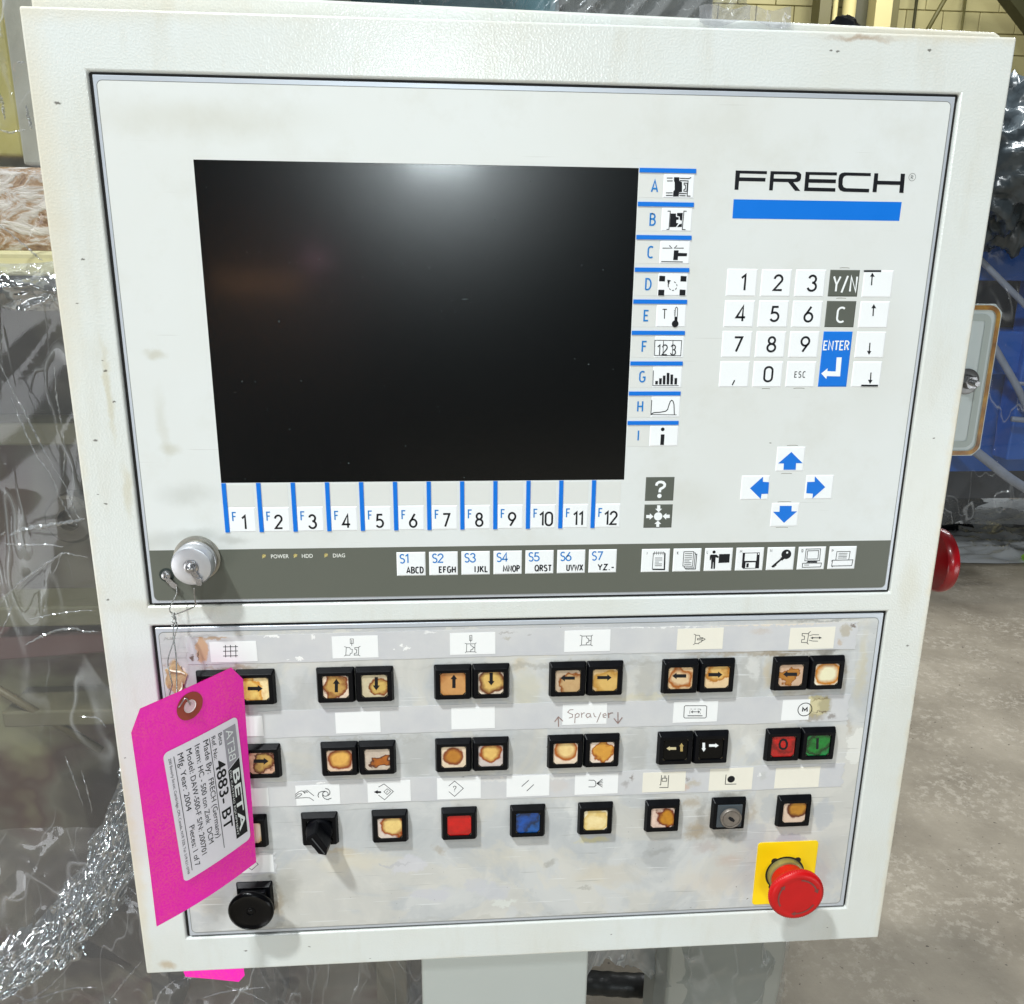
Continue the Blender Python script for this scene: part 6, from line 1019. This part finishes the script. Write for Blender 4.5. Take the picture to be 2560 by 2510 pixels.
FOLDM = film_mat('fold_film', (.84, .86, .88), .30, 40, .5, .001, .07, 1.0, 1.8, .30)
for wd_, pts in [(3, [[-305.4, 198.7, 466.0], [-293.6, 233.9, 466.0], [-282.5, 263.9, 466.0], [-274.3, 288.3, 466.0], [-259.8, 325.6, 466.0]]),
 (2.5, [[-296.6, 241.8, 466.0], [-289.4, 271.9, 466.0], [-279.4, 304.7, 466.0], [-266.2, 329.7, 466.0]]),
 (2.5, [[-267.1, 320.9, 464.0], [-260.2, 350.3, 464.0], [-251.6, 375.9, 464.0], [-244.5, 391.1, 464.0]]),
 (2.5, [[-256.7, 327.0, 463.0], [-247.9, 350.1, 463.0], [-242.9, 373.6, 463.0], [-238.3, 384.4, 463.0]]),
 (7, [[-320.6, 400.9, 464.0], [-303.6, 393.6, 464.0], [-277.2, 389.6, 464.0], [-252.8, 385.6, 464.0], [-234.3, 381.5, 464.0]]),
 (3, [[-329.4, 400.2, 462.0], [-323.8, 395.9, 462.0]]),
 (3, [[-327.8, 410.0, 464.0], [-308.4, 413.1, 464.0], [-288.3, 412.3, 464.0], [-262.6, 415.3, 464.0]]),
 (3, [[-347.1, 489.9, 463.0], [-332.5, 473.2, 463.0], [-316.2, 457.8, 463.0], [-298.4, 445.9, 463.0], [-280.7, 434.0, 463.0], [-263.2, 423.3, 463.0], [-251.4, 425.2, 463.0], [-235.6, 428.5, 463.0]]),
 (3.5, [[-322.5, 538.7, 463.0], [-303.6, 528.7, 463.0], [-284.1, 521.0, 463.0], [-263.1, 518.5, 463.0], [-253.2, 521.9, 463.0], [-235.7, 523.3, 463.0]]),
 (2, [[-313.8, 506.2, 465.0], [-288.5, 501.0, 465.0], [-263.4, 497.7, 465.0], [-238.5, 496.3, 465.0]]),
 (2, [[-246.1, 206.3, 466.0], [-247.8, 233.9, 466.0], [-247.3, 259.9, 466.0], [-247.0, 272.1, 466.0]]),
 (2, [[-246.1, 280.2, 466.0], [-248.2, 309.0, 466.0], [-253.1, 331.9, 466.0]]),
 (2, [[-353.7, 534.4, 463.0], [-339.5, 507.1, 463.0], [-325.4, 480.1, 463.0]]),
 (3, [[-217.3, 934.2, 330.0], [-202.8, 914.3, 330.0], [-188.7, 897.1, 330.0], [-177.0, 882.4, 330.0]]),
 (3, [[-343.0, 908.0, 330.0], [-326.6, 919.3, 330.0], [-312.2, 930.6, 330.0], [-292.5, 918.9, 330.0], [-276.5, 904.5, 330.0], [-255.3, 880.3, 330.0]]),
 (2.5, [[-331.6, 939.7, 330.0], [-299.8, 928.8, 330.0], [-264.1, 918.1, 330.0], [-231.6, 917.6, 330.0]]),
 (3, [[-169.7, 950.5, 330.0], [-159.1, 927.5, 330.0], [-141.3, 913.0, 330.0]]),
 (2.5, [[-84.4, 924.4, 330.0], [-60.3, 936.5, 330.0], [-36.3, 954.0, 330.0]]),
 (2.5, [[-112.8, 941.0, 330.0], [-80.9, 932.5, 330.0], [-38.9, 929.9, 330.0]]),
 (2.5, [[-273.0, 638.0, 466.0], [-251.9, 641.1, 466.0], [-242.7, 653.8, 466.0]]),
 (2.5, [[-297.0, 692.2, 466.0], [-290.7, 728.2, 466.0], [-284.3, 765.0, 466.0]]),
 (2.5, [[-280.1, 713.2, 466.0], [-275.8, 749.6, 466.0], [-274.6, 775.9, 466.0]]),
 (4, [[-235.8, -58.6, 408.0], [-234.6, -48.7, 408.0], [-234.0, -35.2, 408.0]]),
 (4, [[-212.6, -49.1, 408.0], [-212.3, -39.1, 408.0], [-210.9, -27.3, 408.0]]),
 (3, [[-214.4, -85.9, 406.0], [-207.6, -84.4, 406.0]]),
 (2.5, [[-255.8, 59.0, 408.0], [-239.7, 73.1, 408.0], [-226.9, 85.7, 408.0], [-217.1, 94.8, 408.0]]),
 (2.5, [[-241.4, -26.6, 408.0], [-229.4, -24.3, 408.0], [-216.6, -27.1, 408.0]])]:
    sp = spline([tuple(q) for q in pts], 9); mb = MB(); rows = []; rr_ = random.Random(int(abs(pts[0][0]) * 7))
    for i, q in enumerate(sp):
        t = (sp[min(i + 1, len(sp) - 1)] - sp[max(i - 1, 0)]).normalized(); nm = Vector((-t.y, t.x, 0)); k = math.sin(math.pi * min(1, (i + .5) / len(sp))) ** .5 * (.5 + .6 * rr_.random()) * wd_
        q = q + nm * rr_.uniform(-.6, .6)
        rows.append([mb.pt(*(q - nm * k * .5 - Vector((0, 0, 6)))), mb.pt(*(q + nm * rr_.uniform(-.3, .3) * k - Vector((0, 0, 6 + k * rr_.uniform(.3, .8))))), mb.pt(*(q + nm * k * .5 - Vector((0, 0, 6))))])
    for a, b in zip(rows, rows[1:]):
        for j in (0, 1): mb.f.append([a[j], a[j + 1], b[j + 1], b[j]])
    build('crease', mb, FOLDM, fs_)
mb = MB(); mb.prism([(-520, 612), (-215, 600), (-214, 632), (-520, 650)], 640, 690); build('rust_bar', mb, mat('rust_red', lin((78, 46, 46)), .5, var=.3, vscale=12), lm, bevel=3)
mb = MB(); mb.tube([(-520, 640, 630), (-330, 790, 630)], 6, 8); build('brass_rod', mb, mat('brass_dull', lin((92, 84, 58)), .5, .1), lm, smooth='all')

# teal wrapped machine and grey film over the top edge
TEAL = mat('teal_cover', lin((92, 150, 160)), .45, var=.3, vscale=9, bump=.8, bscale=20, bdist=.01)
tm = empty('covered_machine', 'machine under a teal cover and clear film behind the cabinet top', 'machine', 400, 1500, 1800)
mb = MB(); mb.box(-300, -640, 460, 1500, 1700, 2300); build('teal_cover', mb, TEAL, tm, bevel=40)
mb = MB(); mb.box(465, -700, 840, 1500, 1720, 2300); build('grey_housing', mb, mat('grey_housing', lin((116, 118, 112)), .5, var=.2, vscale=6), tm, bevel=30)
def topf(s, t):
    u = -200 + 1060 * s; v = -760 + 700 * t
    return (u, v, 1560 - 50 * max(0, 1 - abs(noise.noise(Vector(((u + v * .8) / 60, v / 400, 3)))) * 2) ** 3 - 20 * noise.noise(Vector((u / 90, v / 90, 1))))
sheet('film_sheet', topf, 170, 70, FILMH, 'milky film with slanted folds hanging behind the top edge of the cabinet')
def scrap(s, t):
    u = 330 + 52 * s; return (u, -42.5 + (8.6 + 2 * math.sin(s * 9)) * t - 1.2 * math.sin(s * 14) * (1 - t), 8.2 - 2.2 * t - 1.5 * abs(noise.noise(Vector((u / 4, t * 2, 2)))))
sheet('film_scrap', scrap, 60, 8, film_mat('scrap_film', (.75, .75, .78), .22, 60, .3, .001, .2), 'torn scrap of film lying over the rim at the cabinet top')

# right side: dark wrapped load, blue machine in film, film on the floor
lump('wrapped_load', 2420, -330, 2900, 390, 330, 300, mat('dark_wrap', (0.05, 0.062, 0.07), .26, 0, .5, coat=.1, var=.5, vscale=5, bump=.6, bscale=9, bdist=.04), 'dark bundle in crumpled film on the blue machine right of the cabinet', 'wrapped bundle', 5.5, .25, 90, 60)
bm_ = empty('blue_machine', 'blue machine frame wrapped in clear film right of the cabinet', 'machine', 2900, 1500, 3300)
BLUM = mat('machine_blue', lin((0, 92, 186)), .4, var=.25, vscale=4, bump=.4, bscale=8, bdist=.01); DKM = mat('machine_black', (.012, .014, .02), .5, var=.3)
mb = MB(); mb.box(1900, -30, 4200, 120, 3000, 3500); build('top_rail', mb, BLUM, bm_, bevel=12)
mb = MB(); mb.box(1900, 120, 4200, 330, 3250, 3600); build('dark_gap', mb, DKM, bm_)
mb = MB(); mb.box(1900, 330, 4200, 520, 3020, 3500); build('middle_rail', mb, BLUM, bm_, bevel=12)
mb = MB(); mb.box(1900, 520, 4200, 980, 3120, 3500); build('lower_panel', mb, mat('machine_blue_dull', lin((2, 86, 172)), .5, var=.5, vscale=5), bm_)
mb = MB(); mb.box(1900, 980, 4200, 1120, 3150, 3700); build('machine_base', mb, DKM, bm_)
mb = MB(); mb.box(1900, 1000, 5200, 1500, 4700, 4800); build('under_machine_shade', mb, DKM, bm_)  # black box standing in for the shade under the machine
for u in (2150, 3300, 4000):
    mb = MB(); mb.box(u, 1120, u + 90, 1500, 3500, 3600); build('leg', mb, DKM, bm_)
for q, (u, ww) in enumerate(((2080, 90), (2330, 60), (2680, 110))):
    mb = MB(); mb.box(u, 100, u + ww, 900, 2990, 3100); build('upright', mb, BLUM, bm_, bevel=8)
STR = mat('pale_strap', lin((150, 156, 170)), .45, var=.2, vscale=20)
for lab, pts, r in (('pale strap slanting across the top of the blue machine', [(2250, -64, 2930), (2395, 53, 2930), (2614, 231, 2920), (2760, 350, 2930)], 13), ('thick pale strap slanting down across the blue machine', [(2480, 370, 2930), (2540, 455, 2920), (2630, 580, 2910), (2730, 720, 2930)], 15),
                    ('broad pale strap low on the blue machine', [(2300, 700, 2930), (2420, 800, 2915), (2520, 872, 2905), (2640, 955, 2905), (2760, 1020, 2930)], 21), ('short level strap end on the blue machine', [(2620, 545, 2925), (2680, 548, 2920), (2760, 550, 2925)], 8), ('lower level strap end on the blue machine', [(2625, 700, 2925), (2700, 704, 2920), (2780, 700, 2925)], 12)):
    mb = MB(); mb.tube(spline(pts, 6), r, 10); build('strap', mb, STR, None, smooth='all', label=lab, cat='strap', group='pale straps over the blue machine')
def bfilm(s, t):
    u = 1850 + 1400 * s; v = -120 + 1240 * t
    return (u, v, 2880 - 22 * crease(u + v * .5, v, 300, 1.3, 2.5) - 24 * noise.noise(Vector((u / 180, v / 240, 6))) - (130 * max(0, t - .75) * 4))
sheet('film_sheet', bfilm, 120, 150, film_mat('blue_side_film', (.90, .92, .94), .08, 3.6, .5, .006, .07, 1.0, 1.5), 'clear film hanging over the blue machine')
def ffilm(s, t):
    u = 1900 + 2600 * s; w = 3150 + 1100 * t + 70 * math.sin(u / 260) - 0.10 * (u - 2800)
    h = 34 * crease(u * .45, w * 1.5, 130, 3.3, 2.0) + 60 * abs(noise.noise(Vector((u / 300, w / 120, 2)))) + 6
    return (u, 1499 - h * min(1, t * 6 + .1) * (1 - max(0, t - .9) * 5), w + 200)
sheet('floor_film', ffilm, 170, 110, film_mat('floor_film_skin', (.72, .72, .72), .85, 7, .5, .006, .14, 1.0, 1.5), 'crumpled clear film lying on the concrete before the blue machine')
lump('black_sack', 2760, 1290, 3700, 330, 200, 120, BAGM, 'black sack on the floor under the blue machine', 'sack', 8.8, .3)
mb = MB(); mb.prism([(3075, 1470), (3100, 1452), (3128, 1478), (3110, 1499), (3084, 1499)], 3280, 3310); build('green_scrap', mb, mat('green_paper', lin((150, 200, 60)), .5, var=.4, vscale=40), None, label='small green and white scrap on the floor at the right edge', cat='scrap')

# below the cabinet: a second post under film, hose, flap of film
GP = mat('grey_post_paint', lin((150, 152, 146)), .4, var=.12, vscale=9, bump=.3, bscale=12, bdist=.003)
mb = MB(); mb.prism([(398, 640), (515.0, 640), (517, 760), (513, 820), (509, 900), (507, 1500), (398, 1500)], 152, 240)
pp = build('grey_post', mb, GP, None, bevel=5, bseg=3, label='grey post under loose film below the cabinet, beside the hose', cat='post')
def pfilm(s, t):
    u = 388 + 134 * s; v = 660 + 420 * t
    return (u, v, 146 - 6 * abs(2 * s - 1) ** 2 * -3 - 5 * crease(u + v * .4, v * .7, 50, 7.4, 2.5) - 4 * noise.noise(Vector((u / 20, v / 40, 2))))
sheet('film_sleeve', pfilm, 60, 90, film_mat('sleeve_film', (.84, .86, .86), .10, 9, .4, .002, .15), 'loose film sleeve round the grey post below the cabinet')
mb = MB(); hs = spline([(250, 968, 330), (330, 938, 315), (390, 929, 300), (450, 937, 300), (560, 985, 320), (640, 1100, 360)], 10)
mb.tube(hs, 13.5, 18, radii=[13.5 + .5 * math.sin(i * 1.9) for i in range(len(hs))])
build('black_hose', mb, mat('black_rubber', (.012, .012, .012), .42, 0, .5, var=.6, vscale=40, bump=.6, bscale=60, bdist=.002), None, smooth='all', label='thick black rubber hose between the pedestal and the grey post', cat='hose')
def flap(s, t):
    a = (318 + 108 * s, 700); b0 = [(318, 826), (330, 800), (346, 789), (370, 800), (395, 815), (414, 830), (424, 800)]
    x = s * (len(b0) - 1); i = min(int(x), len(b0) - 2); f = x - i; bu = b0[i][0] * (1 - f) + b0[i + 1][0] * f; bv = b0[i][1] * (1 - f) + b0[i + 1][1] * f
    return (a[0] * (1 - t) + bu * t, a[1] * (1 - t) + bv * t, 200 - 6 * crease(bu, t * 60, 18, 2.1, 2) - 5 * noise.noise(Vector((s * 6, t * 3, 4))))
sheet('film_flap', flap, 50, 30, film_mat('flap_film', (.8, .8, .84), .5, 20, .5, .002, .1, 1.0, 1.5), 'pointed flap of film hanging over the black hose')

# behind the viewpoint: box, bench and rag added only to reflect in the dark screen
mb = MB(); mb.box(-720, 120, -380, 190, -3200, -2900); build('reflection_box', mb, mat('cardboard', lin((196, 140, 90)), .7), None, label='flat brown cardboard box added behind the viewpoint for its reflection in the screen', cat='box')
mb = MB(); mb.box(-1400, 190, -150, 1500, -3300, -2880); build('reflection_bench', mb, mat('bench_brown', lin((30, 26, 24)), .6), None, label='dark work bench added behind the viewpoint for the screen reflection', cat='bench')
mb = MB(); mb.box(-9000, -4200, 14000, 1500, -7200, -7000); build('hall_wall', mb, mat('dim_wall', lin((30, 32, 32)), .8), None, label='dim rear wall of the hall behind the viewpoint', cat='wall')
area('reflection_fill', W(-560, -500, -2300), W(-520, 150, -3000), 0.3, 0.3, 120)  # added light so that the box and rag show in the screen
mb = MB(); mb.box(-375, 20, -300, 108, -3000, -2990); build('reflection_rag', mb, mat('reflection_rag', lin((226, 160, 190)), .7), None, label='pale pink rag hanging added behind the viewpoint for its reflection in the screen', cat='rag')
